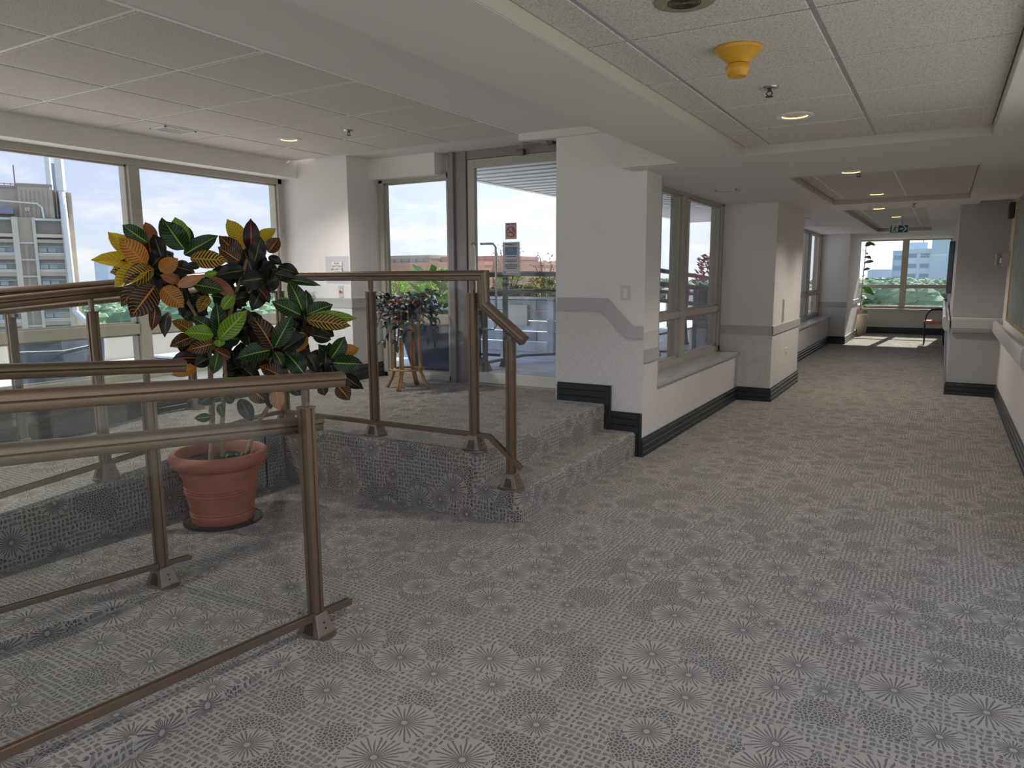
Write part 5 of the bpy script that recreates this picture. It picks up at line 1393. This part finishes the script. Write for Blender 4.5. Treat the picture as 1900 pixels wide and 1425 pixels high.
# ------------------------------------------------------------------ rubber plant by the end window
RX, RY = -1.72, 19.80
rp = thing('rubber_plant', (RX, RY, 0), 'tall rubber plant in a cream pot beside the end window', 'potted plant')
build(MB().lathe([(0.001, 0), (0.14, 0), (0.165, 0.05), (0.180, 0.20), (0.178, 0.46), (0.172, 0.48), (0.160, 0.47), (0.158, 0.42), (0.001, 0.42)], (RX, RY, 0), 32), 'pot', 'pot_cream', rp, autosmooth=True)
build(MB().tube([(RX, RY, 0.4), (RX+0.01, RY, 1.0), (RX+0.03, RY-.02, 1.6), (RX+0.05, RY-.03, 2.2)], [0.014, 0.012, 0.010, 0.006], 8), 'stem', 'bark', rp, smooth=True)
r3 = random.Random(3)
oval = lambda u: max(0.03, math.sin(PI*min(1, u*0.95+0.05))**0.6)
for k, z in enumerate([0.52, 0.60, 0.64, 0.72, 0.80, 0.86, 0.95, 1.05, 1.15, 1.28, 1.40, 1.55, 1.72, 1.88, 2.02, 2.14, 2.2]):
    a = k*2.39-0.6; ln = r3.uniform(.22, .33); b0 = Vector((RX+0.02, RY-.01, z)); b1 = b0+Vector((math.cos(a)*ln*.95, math.sin(a)*ln*.7, r3.uniform(-.12, .12)))
    if math.cos(a) < -.2: b1 = b0+Vector((abs(math.cos(a))*ln, -.12, r3.uniform(-.08, .10)))
    b1.z = min(b1.z, 2.24)
    me = leaf_mesh(b0, b1, r3.uniform(.10, .135), 'leaf_rubber', org_of(rp), r3, Vector((.1, -.8, .7)), 0.12, widthfn=oval, nl=8)
    o = bpy.data.objects.new('leaf', me); COL.objects.link(o); o.parent = rp

# ------------------------------------------------------------------ chair by the right end wall
def side_chair(x, y, label):
    t = thing('visitor_chair', (x, y, 0), label, 'chair')
    for sy in (-0.22, 0.22):
        build(MB().tube([(x-0.02, y+sy, 0.0), (x-0.03, y+sy, 0.45), (x-0.01, y+sy, 0.62), (x+0.07, y+sy, 0.72), (x+0.22, y+sy, 0.74), (x+0.30, y+sy, 0.72)], 0.012, 8), 'front_leg', 'black_part', t, smooth=True)
        build(MB().tube([(x+0.34, y+sy*.9, 0.0), (x+0.28, y+sy*.9, 0.45), (x+0.32, y+sy*.9, 0.95)], 0.012, 8), 'rear_leg', 'black_part', t, smooth=True)
    build(MB().box(x-0.05, x+0.30, y-0.23, y+0.23, 0.43, 0.50), 'seat', 'seat_orange', t, bevel=0.025)
    build(MB().box(x+0.27, x+0.315, y-0.22, y+0.22, 0.60, 0.95), 'backrest', 'seat_orange', t, bevel=0.018)
side_chair(-0.245, 17.6, 'black framed chair with orange seat by the sunlit floor')

# ------------------------------------------------------------------ terrace outside: deck, canopy, railings
dk = struct(MB().box(-9.6, -2.45, 6.16, 30, 0.0, PZ-0.05), 'terrace_base', 'concrete_dark')
me = MB().box(-3.55, 3.55, -0.067, 0.067, -0.03, 0).mesh('deck_board', bevel=0.004); me.materials.append(MAT['deck_wood'])
y = 6.24
while y < 26:
    o = bpy.data.objects.new('deck_board', me); COL.objects.link(o); o.parent = dk; o.location = (-6.02, y, PZ-0.01+random.uniform(-.001, .001)); y += 0.142
cn = struct(MB().box(-5.50, 0.8, 6.1, 18.0, 2.80, 3.25), 'canopy', 'dark_frame_gap_shade')  # dark backing colour stands for shade between the slats
me = MB().box(-1.6, 1.6, -0.134, 0.134, 0, 0.04).mesh('canopy_slat', bevel=0.01); me.materials.append(MAT['canopy_panel'])
y = 6.35
while y < 17.9:
    o = bpy.data.objects.new('canopy_slat', me); COL.objects.link(o); o.parent = cn; o.location = (-3.86, y, 2.755); y += 0.29
me = MB().box(-1.6, 1.6, -0.008, 0.008, 0, 0.02).mesh('canopy_groove_shade'); me.materials.append(MAT['wall_grey'])  # grey strips hung to draw the shaded grooves between slats
y = 6.205
while y < 17.9:
    o = bpy.data.objects.new('canopy_groove_shade', me); COL.objects.link(o); o.parent = cn; o.location = (-3.86, y, 2.741); y += 0.29
struct(MB().box(-5.56, -5.46, 6.2, 18.06, 2.745, 3.3), 'canopy_fascia', 'canopy_panel'); struct(MB().box(-5.56, 0.8, 17.97, 18.06, 2.745, 3.3), 'canopy_fascia', 'canopy_panel')
def out_rail(name, label, posts, path, z1, z0, mid=None, glass=True, mat='frame_bronze'):
    t = thing(name, (posts[0][0], posts[0][1], PZ), label, 'railing')
    build(MB().sweep(RAILP, [(x, y, z+dz) for (x, y), (z, dz) in zip(path, z1)]), 'top_rail', mat, t, autosmooth=True)
    if mid is not None: build(MB().sweep([(a*.8, b*.8) for a, b in RAILP], [(x, y, z+dz+mid) for (x, y), (z, dz) in zip(path, z1)]), 'middle_rail', mat, t, autosmooth=True)
    build(MB().sweep(LOWP, [(x, y, z+dz) for (x, y), (z, dz) in zip(path, z0)]), 'bottom_rail', mat, t)
    for (x, y, zz, zt_) in posts:
        p = build(MB().box(x-.024, x+.024, y-.024, y+.024, zz+.02, zt_), 'post', mat, t, bevel=.003)
        mb = MB(); mb.loft([[(x-w_, y-w_, zz+q), (x+w_, y-w_, zz+q), (x+w_, y+w_, zz+q), (x-w_, y+w_, zz+q)] for w_, q in ((.06, 0), (.058, .012), (.032, .10))])
        build(mb, 'base_shoe', mat, p)
    if glass:
        for i in range(len(path)-1):
            (xa, ya), (xb, yb) = path[i], path[i+1]; va, vb_ = sum(z0[i])+.02, sum(z0[i+1])+.02; wa, wb = sum(z1[i])-.04, sum(z1[i+1])-.04
            panel(t, (xa, ya), (xb, yb), va, wa, vb_, wb)
out_rail('terrace_railing', 'bronze glass railing on the deck right outside the glass door', [(-4.45, 6.95, PZ-.01, 1.47), (-4.46, 7.42, PZ-.01, 1.47), (-3.55, 8.65, PZ-.01, 1.42), (-2.75, 9.35, PZ-.01, 1.30)], [(-4.46, 6.72), (-4.46, 7.85), (-4.10, 8.28), (-2.60, 9.5)], [(1.50, 0), (1.51, 0), (1.50, 0), (1.30, 0)], [(.50, 0)]*4, mid=-0.21)
out_rail('terrace_railing', 'dark railing sloping away on the deck outside the nearest corridor window', [(-3.55, 11.3, PZ-.01, 1.48), (-3.55, 13.4, PZ-.01, 1.36), (-3.55, 15.4, PZ-.01, 1.25)], [(-3.55, 10.2), (-3.55, 17.0)], [(1.55, 0), (1.22, 0)], [(.62, 0), (.55, 0)], mid=-0.30, glass=False, mat='frame_bronze')
# dark square columns of the terrace seen through the nearest corridor window
for (x, y, lb) in ((-3.30, 9.35, 'nearer dark square column on the terrace behind the corridor window'), (-3.45, 11.1, 'farther dark square column on the terrace behind the corridor window')):
    t = thing('terrace_column', (x, y, PZ), lb, 'column'); build(MB().box(x-.05, x+.05, y-.05, y+.05, PZ-.01, 2.76), 'column_shaft', 'dark_frame_gap_shade', t, bevel=.004); build(MB().box(x-.08, x+.08, y-.08, y+.08, PZ-.01, PZ+.02), 'foot_plate', 'dark_frame_gap_shade', t)
# timber planter behind the railing
pl = thing('timber_planter', (-5.6, 9.5, PZ), 'long weathered timber planter filled with bright flowers outside the door', 'planter')
def plank(x0, x1, y0, z0, z1, th=0.04):
    build(MB().box(x0, x1, y0, y0+th, z0, z1), 'plank', 'planter_wood', pl, bevel=0.004)
for r in range(5):
    z0 = PZ-0.005+r*0.148; xs_ = [-8.2, -6.9+0.5*(r % 2), -5.6+0.35*((r+1) % 3), -4.62]
    for a, b in zip(xs_[:-1], xs_[1:]): plank(a+.006, b-.006, 9.0+random.uniform(-.012, .012), z0, z0+0.136)
for r in range(5):
    z0 = PZ-0.005+r*0.148; build(MB().box(-4.66, -4.62, 9.05, 9.9, z0, z0+.141), 'plank', 'planter_wood', pl, bevel=.004)
for x in (-8.15, -6.3, -4.66): build(MB().box(x-.05, x+.05, 8.955, 9.0, PZ-.005, 1.16), 'corner_post', 'planter_wood', pl, bevel=.004)
build(MB().box(-8.25, -4.58, 8.93, 9.06, 1.155, 1.19), 'cap_board', 'planter_wood', pl, bevel=.004)
build(MB().box(-8.15, -4.65, 9.04, 9.85, 1.0, 1.12), 'soil', 'soil', pl)
build(MB().box(-5.36, -5.02, 8.94, 8.985, .78, 1.08), 'cover_panel', 'concrete_light', pl, bevel=.004)
def bush(name, c, r, h, mat, n, label, cat='plant', group=None, petals=None, seed=1, ls=0.06):
    rn = random.Random(seed); x0, y0, z0 = c; mb = MB(); pb = MB()
    t = thing(name, c, label, cat, group)
    for k in range(5):
        a = rn.uniform(0, 2*PI); build(MB().tube([(x0, y0, z0), (x0+math.cos(a)*r*.3, y0+math.sin(a)*r*.3, z0+h*.5), (x0+math.cos(a)*r*.6, y0+math.sin(a)*r*.6, z0+h*rn.uniform(.75, 1))], 0.006, 5), 'stem', 'bark', t)
    for k in range(n):
        a = rn.uniform(0, 2*PI); e = rn.random(); rr = r*math.sqrt(rn.random())*(1-.35*e); p = Vector((x0+rr*math.cos(a), y0+rr*math.sin(a), z0+h*(.12+.88*e)))
        d = Vector((math.cos(a), math.sin(a), rn.uniform(-.3, .9))).normalized()*ls*rn.uniform(.6, 1.3); s_ = d.cross(Vector((rn.uniform(-1, 1), rn.uniform(-1, 1), 1))).normalized()*ls*.22
        tgt = pb if petals and rn.random() < .30 and e > .35 else mb
        tgt.v += [tuple(p), tuple(p+d*.5+s_), tuple(p+d), tuple(p+d*.5-s_)]; i = len(tgt.v)-4; tgt.f.append((i, i+1, i+2, i+3))
    f = build(mb, 'foliage', mat, t); f['kind'] = 'stuff'
    if petals and pb.f: f = build(pb, 'petals', petals, t); f['kind'] = 'stuff'
    return t
G = 'flowers in the timber planter'
specs = [(-7.6, .20, .45, 'shrub_sunlit_green', None, 'grassy pale green plant at the left end of the timber planter'), (-7.15, .18, .42, 'shrub_sunlit_green', 'petal_pink', 'pink flower clump left of the door handle in the timber planter'), (-6.75, .16, .50, 'shrub_sunlit_green', None, 'upright green clump in the timber planter left of the door frame'),
         (-6.25, .26, .38, 'shrub_sunlit_green', None, 'bright green clump seen just right of the door frame'), (-5.85, .22, .20, 'shrub_dark', 'petal_pink', 'pink flowers low at the front of the timber planter'), (-5.55, .25, .42, 'shrub_sunlit_green', None, 'light green bush behind the poster on the door'),
         (-5.30, .22, .22, 'shrub_dark', 'petal_violet', 'violet flowers right of the second railing post'), (-5.02, .24, .34, 'shrub_sunlit_green', 'petal_orange', 'orange flowers at the right of the timber planter'), (-4.80, .18, .40, 'shrub_sunlit_green', 'petal_orange', 'yellow orange flowers at the corner of the timber planter')]
for i, (x, r, h, m, pt, lb) in enumerate(specs): bush('flower_clump', (x, 9.28+.1*(i % 2), 1.10), r, h, m, 520, lb, 'flowers', G, pt, seed=20+i, ls=.06)
bush('climbing_rose', (-5.72, 9.6, 1.10), .30, .86, 'shrub_sunlit_green', 170, 'thin leafy climber reaching above the poster left side', 'plant', None, None, 41, .05)
bush('climbing_rose', (-5.05, 9.6, 1.10), .32, .70, 'shrub_dark', 130, 'thin leafy climber right of the poster', 'plant', None, None, 42, .05)
bush('red_leaf_shrub', (-3.2, 11.9, PZ+.75), .32, .62, 'petal_pink', 420, 'dark shrub with reddish leaves behind the nearest corridor window', 'plant', None, 'shrub_dark', 43, .09)
t = thing('shrub_planter', (-3.2, 11.9, PZ), 'square planter under the reddish shrub outside the corridor window', 'planter')
build(MB().box(-3.46, -2.98, 11.65, 12.15, PZ-.01, PZ+.78), 'planter_box', 'concrete_dark', t, bevel=.01)
bush('autumn_shrub', (-3.2, 17.9, PZ), .6, 1.35, 'petal_orange', 700, 'brown and orange shrub outside the far corridor window', 'plant', None, 'shrub_dark', 44, .1)
# navy planter tub behind the lower pane of the door window
t = thing('navy_tub', (-5.05, 6.95, PZ), 'big dark navy tapered tub outside the pane behind the plant stand', 'planter')
mb = MB(); mb.loft([[(-5.05-w_, 6.95-d_, PZ+z), (-5.05+w_, 6.95-d_, PZ+z), (-5.05+w_, 6.95+d_, PZ+z), (-5.05-w_, 6.95+d_, PZ+z)] for w_, d_, z in ((.28, .25, 0), (.42, .34, .62), (.44, .36, .62), (.44, .36, .68), (.38, .30, .68))])
build(mb, 'tub', 'navy', t, bevel=.01)
build(MB().box(-5.42, -4.68, 6.66, 7.24, PZ+.60, PZ+.64), 'soil', 'soil', t)
bush('yucca', (-5.1, 6.95, PZ+.62), .2, .5, 'shrub_sunlit_green', 90, 'spiky green plant rising from the navy tub', 'plant', None, None, 45, .22)
out_rail('terrace_railing', 'dark post and rail standing outside the pane beside the door', [(-4.80, 7.35, PZ-.01, 1.46)], [(-4.80, 7.35), (-4.50, 7.35)], [(1.30, 0), (1.30, 0)], [(.55, 0), (.55, 0)], None, False, 'dark_frame_gap_shade')
# terrace furniture seen through the nearest corridor window
t = thing('patio_table', (-4.3, 14.2, PZ), 'low patio table in the sun beyond the corridor window', 'table')
build(MB().box(-4.95, -3.70, 13.7, 14.7, PZ+.68, PZ+.72), 'table_top', 'concrete_dark', t, bevel=.01)
for x in (-4.85, -3.8):
    for y in (13.8, 14.6): build(MB().box(x-.025, x+.025, y-.025, y+.025, PZ-.01, PZ+.68), 'leg', 'dark_frame_gap_shade', t)
t = thing('patio_chair', (-3.15, 10.75, PZ), 'dark patio chair outside the nearest corridor window', 'chair')
for sx in (-.22, .22):
    build(MB().tube([(-3.15+sx, 10.45, PZ), (-3.15+sx, 10.62, PZ+.42), (-3.15+sx, 10.98, PZ+.40), (-3.15+sx, 11.1, PZ)], .013, 7), 'leg_frame', 'dark_frame_gap_shade', t, smooth=True)
    build(MB().tube([(-3.15+sx, 10.98, PZ+.40), (-3.15+sx, 11.12, PZ+.9)], .013, 7), 'back_post', 'dark_frame_gap_shade', t)
build(MB().box(-3.37, -2.93, 10.6, 11.0, PZ+.40, PZ+.43), 'seat', 'sling', t, bevel=.008); build(MB().beam((-3.15, 11.0, PZ+.48), (-3.15, 11.12, PZ+.88), .42, .02), 'backrest', 'sling', t)
t = thing('grey_bucket', (-2.95, 10.2, PZ), 'small grey metal bucket ashtray on the terrace deck', 'bucket')
build(MB().lathe([(.001, 0), (.09, 0), (.12, .28), (.125, .30), (.11, .30), (.10, .02), (.001, .02)], (-2.95, 10.2, PZ), 24), 'bucket_body', 'duct_metal', t, autosmooth=True)
t = thing('terrace_bench', (-3.1, 19.6, PZ), 'pale bench wall in full sun at the end of the terrace', 'bench')
build(MB().box(-6.5, -2.6, 19.3, 19.9, PZ-.01, PZ+.62), 'bench_block', 'roof_white', t, bevel=.02); build(MB().box(-6.6, -2.5, 19.25, 19.95, PZ+.62, PZ+.68), 'bench_top', 'roof_white', t, bevel=.01)

# ------------------------------------------------------------------ left terrace and lounger
struct(MB().box(-13.5, -6.30, -6.0, 16.0, -0.6, -0.05), 'left_terrace', 'roof_white')
struct(MB().box(-13.6, -13.4, -6.0, 16.0, -0.6, 0.42), 'terrace_parapet', 'concrete_light'); struct(MB().box(-13.7, -13.3, -6.0, 16.0, 0.42, 0.50), 'parapet_cap', 'roof_white')
struct(MB().box(-10.2, -10.0, 3.0, 12.0, -0.1, 0.16), 'terrace_kerb', 'roof_white')
t = thing('sling_lounger', (-6.9, 3.55, -0.05), 'grey blue mesh sling chair back outside the left window', 'chair')
nb = 10; mb = MB(); ring_a = []
bx, y0, y1 = -6.88, 3.14, 3.93
rows = []
for i in range(9):
    u = i/8; z = 0.32+0.68*u; x = bx+0.10*u+0.05*math.sin(u*PI); ya = 3.20-.04*u if u < 1 else 3.18; yb = 3.86+.05*u
    rows.append([(x, ya, z), (x+0.02, (ya+yb)/2, z-0.012), (x, yb, z), (x-.012, yb, z), (x+0.008, (ya+yb)/2, z-0.012), (x-.012, ya, z)])
mb.loft(rows, True); build(mb, 'back_sling', 'sling', t, smooth=False)
for yy in (0, 1):
    pts = [((bx+0.10*u+0.05*math.sin(u*PI)), (3.19-.04*u) if yy == 0 else (3.87+.05*u), 0.32+0.68*u) for u in [i/8 for i in range(9)]]
    build(MB().tube(pts, 0.022, 8), 'back_tube', 'duct_blue', t, smooth=True)
build(MB().tube([(bx+.10, 3.15, 1.0), (bx+.12, 3.53, .985), (bx+.10, 3.92, 1.0)], .016, 8), 'top_tube', 'duct_blue', t, smooth=True)
build(MB().tube([(bx+.11, 3.16, .87), (bx+.14, 3.53, .85), (bx+.11, 3.91, .89)], .004, 6), 'seam', 'white_plastic', t)
build(MB().box(-7.35, -6.85, 3.20, 3.87, 0.29, 0.33), 'seat_sling', 'sling', t, bevel=.01)
for x in (-7.3, -6.85):
    for y in (3.2, 3.87): build(MB().tube([(x, y, -.05), (x, y, .34)], .018, 8), 'leg', 'duct_blue', t)

# ------------------------------------------------------------------ city below and beyond
struct(MB().box(-2600, 2600, -2600, 3600, -46, -45), 'city_ground', 'ground_city')
TD = Vector((-0.89036, 0.45526)); TS = Vector((0.45526, 0.89036))
def T(u, w, z, D=130.0):   # u to the right across the view, w away from us
    p = TD*(D+w)+TS*u; return (p.x, p.y, z)
tw = thing('apartment_tower', T(-2, 8, -45), 'beige concrete apartment tower with blue windows behind the left window', 'building')
def tbox(mb, u0, u1, w0, w1, z0, z1):
    mb.loft([[T(u0, w0, z), T(u1, w0, z), T(u1, w1, z), T(u0, w1, z)] for z in (z0, z1)]); return mb
S = 130/1347.0*1.0
def U(px): return -5.35+0.0687*px
def Zp(py): return 15.0-(py-346)*0.0805
ztop = Zp(345)
build(tbox(MB(), U(-60), U(118), 3, 22, -45, Zp(404)), 'tower_body', 'concrete_beige', tw)
build(tbox(MB(), U(-60), U(42), 4.4, 20, Zp(404), Zp(347)), 'roof_block', 'concrete_beige', tw)
build(tbox(MB(), U(42), U(107), 3.6, 20, Zp(404), ztop), 'roof_block', 'concrete_beige', tw)
build(tbox(MB(), U(107), U(143), 5.2, 21, -45, Zp(352)), 'side_tower', 'concrete_beige', tw)
for px_ in (48, 56, 64, 72, 80, 88, 96, 112, 118, 124, 134): build(tbox(MB(), U(px_), U(px_)+.12, 3.5 if px_ < 106 else 5.1, 3.75, Zp(402), ztop-.6), 'panel_joint', 'concrete_dark', tw)
build(tbox(MB(), U(42), U(107.5), 3.4, 20, ztop, ztop+.35), 'parapet_cap', 'concrete_dark', tw)
build(tbox(MB(), U(-60), U(42), 4.0, 20, ztop-.3, ztop), 'parapet_cap', 'concrete_dark', tw)
# pilasters
for a, b in ((-32, -24), (26, 37), (63, 69), (117, 127)): build(tbox(MB(), U(a), U(b), 1.4, 5, -45, Zp(404)), 'pilaster', 'concrete_light', tw)
build(tbox(MB(), U(37), U(63), 2.0, 5, -45, Zp(404)), 'wall_bay', 'concrete_beige', tw)
for a, b in ((-24, 26), (69, 117)): build(tbox(MB(), U(a), U(b), 2.8, 5, Zp(437), Zp(404)), 'top_recess', 'concrete_dark', tw); build(tbox(MB(), U(a), U(b), 1.5, 3, Zp(440), Zp(434)), 'spandrel', 'concrete_light', tw); build(tbox(MB(), U(a), U(b), 1.9, 3, Zp(409), Zp(405)), 'roof_ledge', 'window_pale', tw)
py = 451.0
for fl in range(12):
    for a, b in ((-24, 26), (69, 117)):
        w = tbox(MB(), U(a), U(b), 2.6, 3.2, Zp(py+19), Zp(py+7)); build(w, 'window', 'window_blue', tw)
        wo = tw.children[-1]
        pa = tbox(MB(), U(a+2), U(a+16), 2.45, 2.6, Zp(py+16), Zp(py+8)); build(pa, 'window_curtain', 'window_pale', tw)
        pa = tbox(MB(), U(a+19), U(a+33), 2.45, 2.6, Zp(py+16), Zp(py+8)); build(pa, 'window_curtain', 'window_pale', tw)
        build(tbox(MB(), U(a), U(b), 2.1, 2.3, Zp(py+19.5), Zp(py+17)), 'window_ledge', 'duct_metal', tw)
        build(tbox(MB(), U(a), U(b), 1.6, 2.8, Zp(py+23.5), Zp(py+19.5)), 'spandrel', 'concrete_light', tw)
        sl = MB()
        for k in range(15): tbox(sl, U(a+2+k*3.1), U(a+3.4+k*3.1), 1.9, 2.2, Zp(py+5.5), Zp(py))
        o = build(sl, 'vent_slats', 'duct_blue', tw); 
        build(tbox(MB(), U(a), U(b), 2.15, 2.8, Zp(py+7), Zp(py-1)), 'spandrel', 'concrete_light', tw)
        build(tbox(MB(), U(a), U(b), 1.5, 2.8, Zp(py-1), Zp(py-7)), 'spandrel', 'concrete_beige', tw)
    build(tbox(MB(), U(37), U(63), 1.6, 2.1, Zp(py+1), Zp(py-2)), 'floor_band', 'concrete_light', tw)
    build(tbox(MB(), U(55), U(63), 1.9, 2.1, Zp(py+27), Zp(py+1)), 'bay_dark_panel', 'concrete_dark', tw)  # darker panel along one side of the bay
    for q in (43, 51): build(tbox(MB(), U(q), U(q)+.1, 1.9, 2.05, Zp(py+27), Zp(py+1)), 'panel_joint', 'concrete_dark', tw)
    py += 30.7
def pipe(u, z0, z1, r, w=2.5, mat='duct_metal', nm='duct'): build(MB().tube([T(u, w, z0), T(u, w, z1)], r, 14), nm, mat, tw, smooth=False)
pipe(U(124), Zp(352), Zp(288), .62, 3.0); pipe(U(103), Zp(350), Zp(284), .42, 4.0); build(tbox(MB(), U(107), U(120), 5, 8, Zp(352), Zp(299)), 'duct', 'duct_blue', tw)
build(MB().tube([T(U(124), 3, Zp(352)), T(U(124.5), 2.0, Zp(380)), T(U(125), 1.0, Zp(450)), T(U(126), .9, Zp(520)), T(U(128), .9, Zp(580))], .45, 12), 'duct', 'duct_metal', tw)
build(MB().tube([T(U(128), .9, Zp(580)), T(U(160), -2, Zp(612))], .5, 12), 'duct', 'duct_metal', tw)
pipe(U(38), Zp(345), Zp(302), .10, 8, 'dark_frame_gap_shade', 'antenna')
for a in range(-14, 96, 11): pipe(U(a), Zp(346), Zp(338), .05, 6, 'red_ink', 'roof_rail_post')
build(MB().tube([T(U(-20), 6, Zp(339)), T(U(90), 6, Zp(341))], .06, 6), 'roof_rail', 'red_ink', tw)
build(MB().tube([T(U(-40), 3.2, Zp(372)), T(U(25), 3.2, Zp(375)), T(U(76), 3.1, Zp(377)), T(U(84), 3.0, Zp(384)), T(U(86), 3.0, Zp(404))], .14, 8), 'cable_pipe', 'duct_metal', tw)
build(tbox(MB(), U(-10), U(31), 3.2, 4.6, Zp(398), Zp(386)), 'equipment_cabinet', 'duct_blue', tw); build(tbox(MB(), U(53), U(60), 3.3, 3.6, Zp(391), Zp(385)), 'white_plate', 'roof_white', tw)
build(tbox(MB(), U(55), U(58), 3.2, 3.3, Zp(389.5), Zp(386.5)), 'plate_mark', 'concrete_dark', tw)

def block(name, x0, x1, y0, y1, z0, z1, mat, label, win=None, wmat='tower_haze_dark', nf=0, nc=0, side='y', cat='building'):
    t = thing(name, ((x0+x1)/2, (y0+y1)/2, z0), label, cat)
    build(MB().box(x0, x1, y0, y1, z0, z1), 'building_body', mat, t)
    build(MB().box(x0-.05, x1+.05, y0-.05, y1+.05, z1, z1+.4), 'parapet_cap', mat, t)
    if nf:
        dz = (z1-max(z0, -30))/nf; dx = (x1-x0)/nc
        for i in range(nf):
            for j in range(nc):
                cx = x0+dx*(j+.5); cz = z1-dz*(i+.55)
                build(MB().box(cx-dx*.36, cx+dx*.36, y0-.15, y0+.1, cz-dz*.20, cz+dz*.20), 'window', wmat, t)
    return t
# seen through the end window
block('hazy_tower', -13.7, -10.6, 250, 265, -45, 7.6, 'tower_haze_blue', 'slim blue tower left of the end window mullion', nf=12, nc=1)
block('hazy_tower', -10.4, -5.2, 268, 280, -45, 10.5, 'tower_haze_blue', 'stepped blue tower block just right of the end window mullion', None, 'tower_haze_dark')
t = block('hazy_tower', -9.9, -3.6, 245, 258, -45, 7.9, 'tower_haze_pale', 'pale tower with rows of dark balconies right of the end window mullion', nf=13, nc=2)
block('hazy_tower', -3.45, 6.0, 235, 250, -45, 10.6, 'tower_haze_blue', 'wide blue slab tower at the right of the end window')
block('hazy_tower', -3.2, -1.0, 252, 260, -45, 13.4, 'tower_haze_blue', 'taller blue tower core rising behind the wide slab tower')
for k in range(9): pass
block('hazy_low_block', -26, -13, 320, 345, -45, 2.3, 'tower_haze_blue', 'low blue roofline at the left of the end window')
t = thing('tower_crane', (-6.0, 300, -45), 'thin crane jib over the blue towers', 'crane')
build(MB().box(-7.2, -6.9, 300, 300.3, -45, 16.0), 'mast', 'tower_haze_dark', t); build(MB().box(-10.5, -2.8, 300, 300.3, 15.6, 15.9), 'jib', 'tower_haze_dark', t)
# low brick buildings beyond the terrace
t = block('brick_building', -66, -52.4, 70, 84, -45, 3.45, 'concrete_beige', 'low beige rooftop plant block seen through the door side window')
for k in range(12): build(MB().box(-65.5+k*1.1, -65.4+k*1.1, 69.9, 69.99, 2.9, 3.4), 'panel_joint', 'concrete_dark', t)
block('brick_building', -68, -43.5, 68, 69.6, -45, 2.55, 'brick_pink', 'long pink brick parapet building left of the door', nf=0)
block('brick_building', -52.2, -43.3, 72, 80, -45, 3.25, 'brick_pink', 'pink brick block with pale coping behind the door handle')
block('brick_building', -40.6, -37.6, 70, 78, -45, 2.5, 'brick_pink', 'small pink brick block right of the poster')
block('glass_office', -54.0, -50.5, 104, 116, -45, 3.2, 'tower_haze_blue', 'blue glazed office block at the right edge of the glass door', nf=3, nc=3)
block('slim_tower', -455, -441, 262, 275, -45, 4.4+6, 'tower_haze_blue', 'slim distant blue tower just right of the apartment tower', nf=0)
block('low_roofs', -48, -17, 10, 26, -45, -3.2, 'concrete_light', 'pale flat roof just beyond the left terrace')
t = block('roof_pavilion', -40, -30, 20.5, 24, -45, -1.9, 'window_pale', 'low greenish glazed roof pavilion below the left window', nf=0)
# woodland canopy between the buildings: uncountable, joined
def woods(x0, x1, y0, y1, n, zt_, r0, r1, seed, label):
    rn = random.Random(seed); mb = MB()
    for k in range(n):
        cx, cy, r = rn.uniform(x0, x1), rn.uniform(y0, y1), rn.uniform(r0, r1); cz = zt_-r*.8+rn.uniform(-3, 0)
        rings = []
        for i in range(5):
            ph = -0.4+i*(PI/2+0.4)/4; rr = r*math.cos(ph)
            if i == 4: rr = r*.15
            rings.append([(cx+rr*math.cos(2*PI*q/10+i*.4)*rn.uniform(.82, 1.15), cy+rr*math.sin(2*PI*q/10+i*.4)*rn.uniform(.82, 1.15), cz+r*math.sin(ph)*.8*rn.uniform(.9, 1.1)) for q in range(10)])
        mb.loft(rings, True)
    o = build(mb, 'woodland', 'tree_haze_green', None, label, 'trees'); o['kind'] = 'stuff'
woods(-320, -180, 40, 330, 1800, -7, 2.5, 6, 1, 'hazy green tree canopy beyond the apartment tower')
woods(-130, 60, 140, 228, 2400, 0.2, 1.2, 3.2, 2, 'green tree canopy below the blue towers in the end window')
woods(-900, -350, 300, 900, 700, -12, 10, 22, 3, 'distant wooded skyline seen over the terrace')
woods(-320, 300, 420, 1100, 700, -8, 10, 22, 4, 'far wooded horizon behind the blue towers')
woods(-84, -50, 52, 65, 500, -1.6, 1.2, 2.8, 5, 'green tree tops between the apartment tower and the brick parapet')
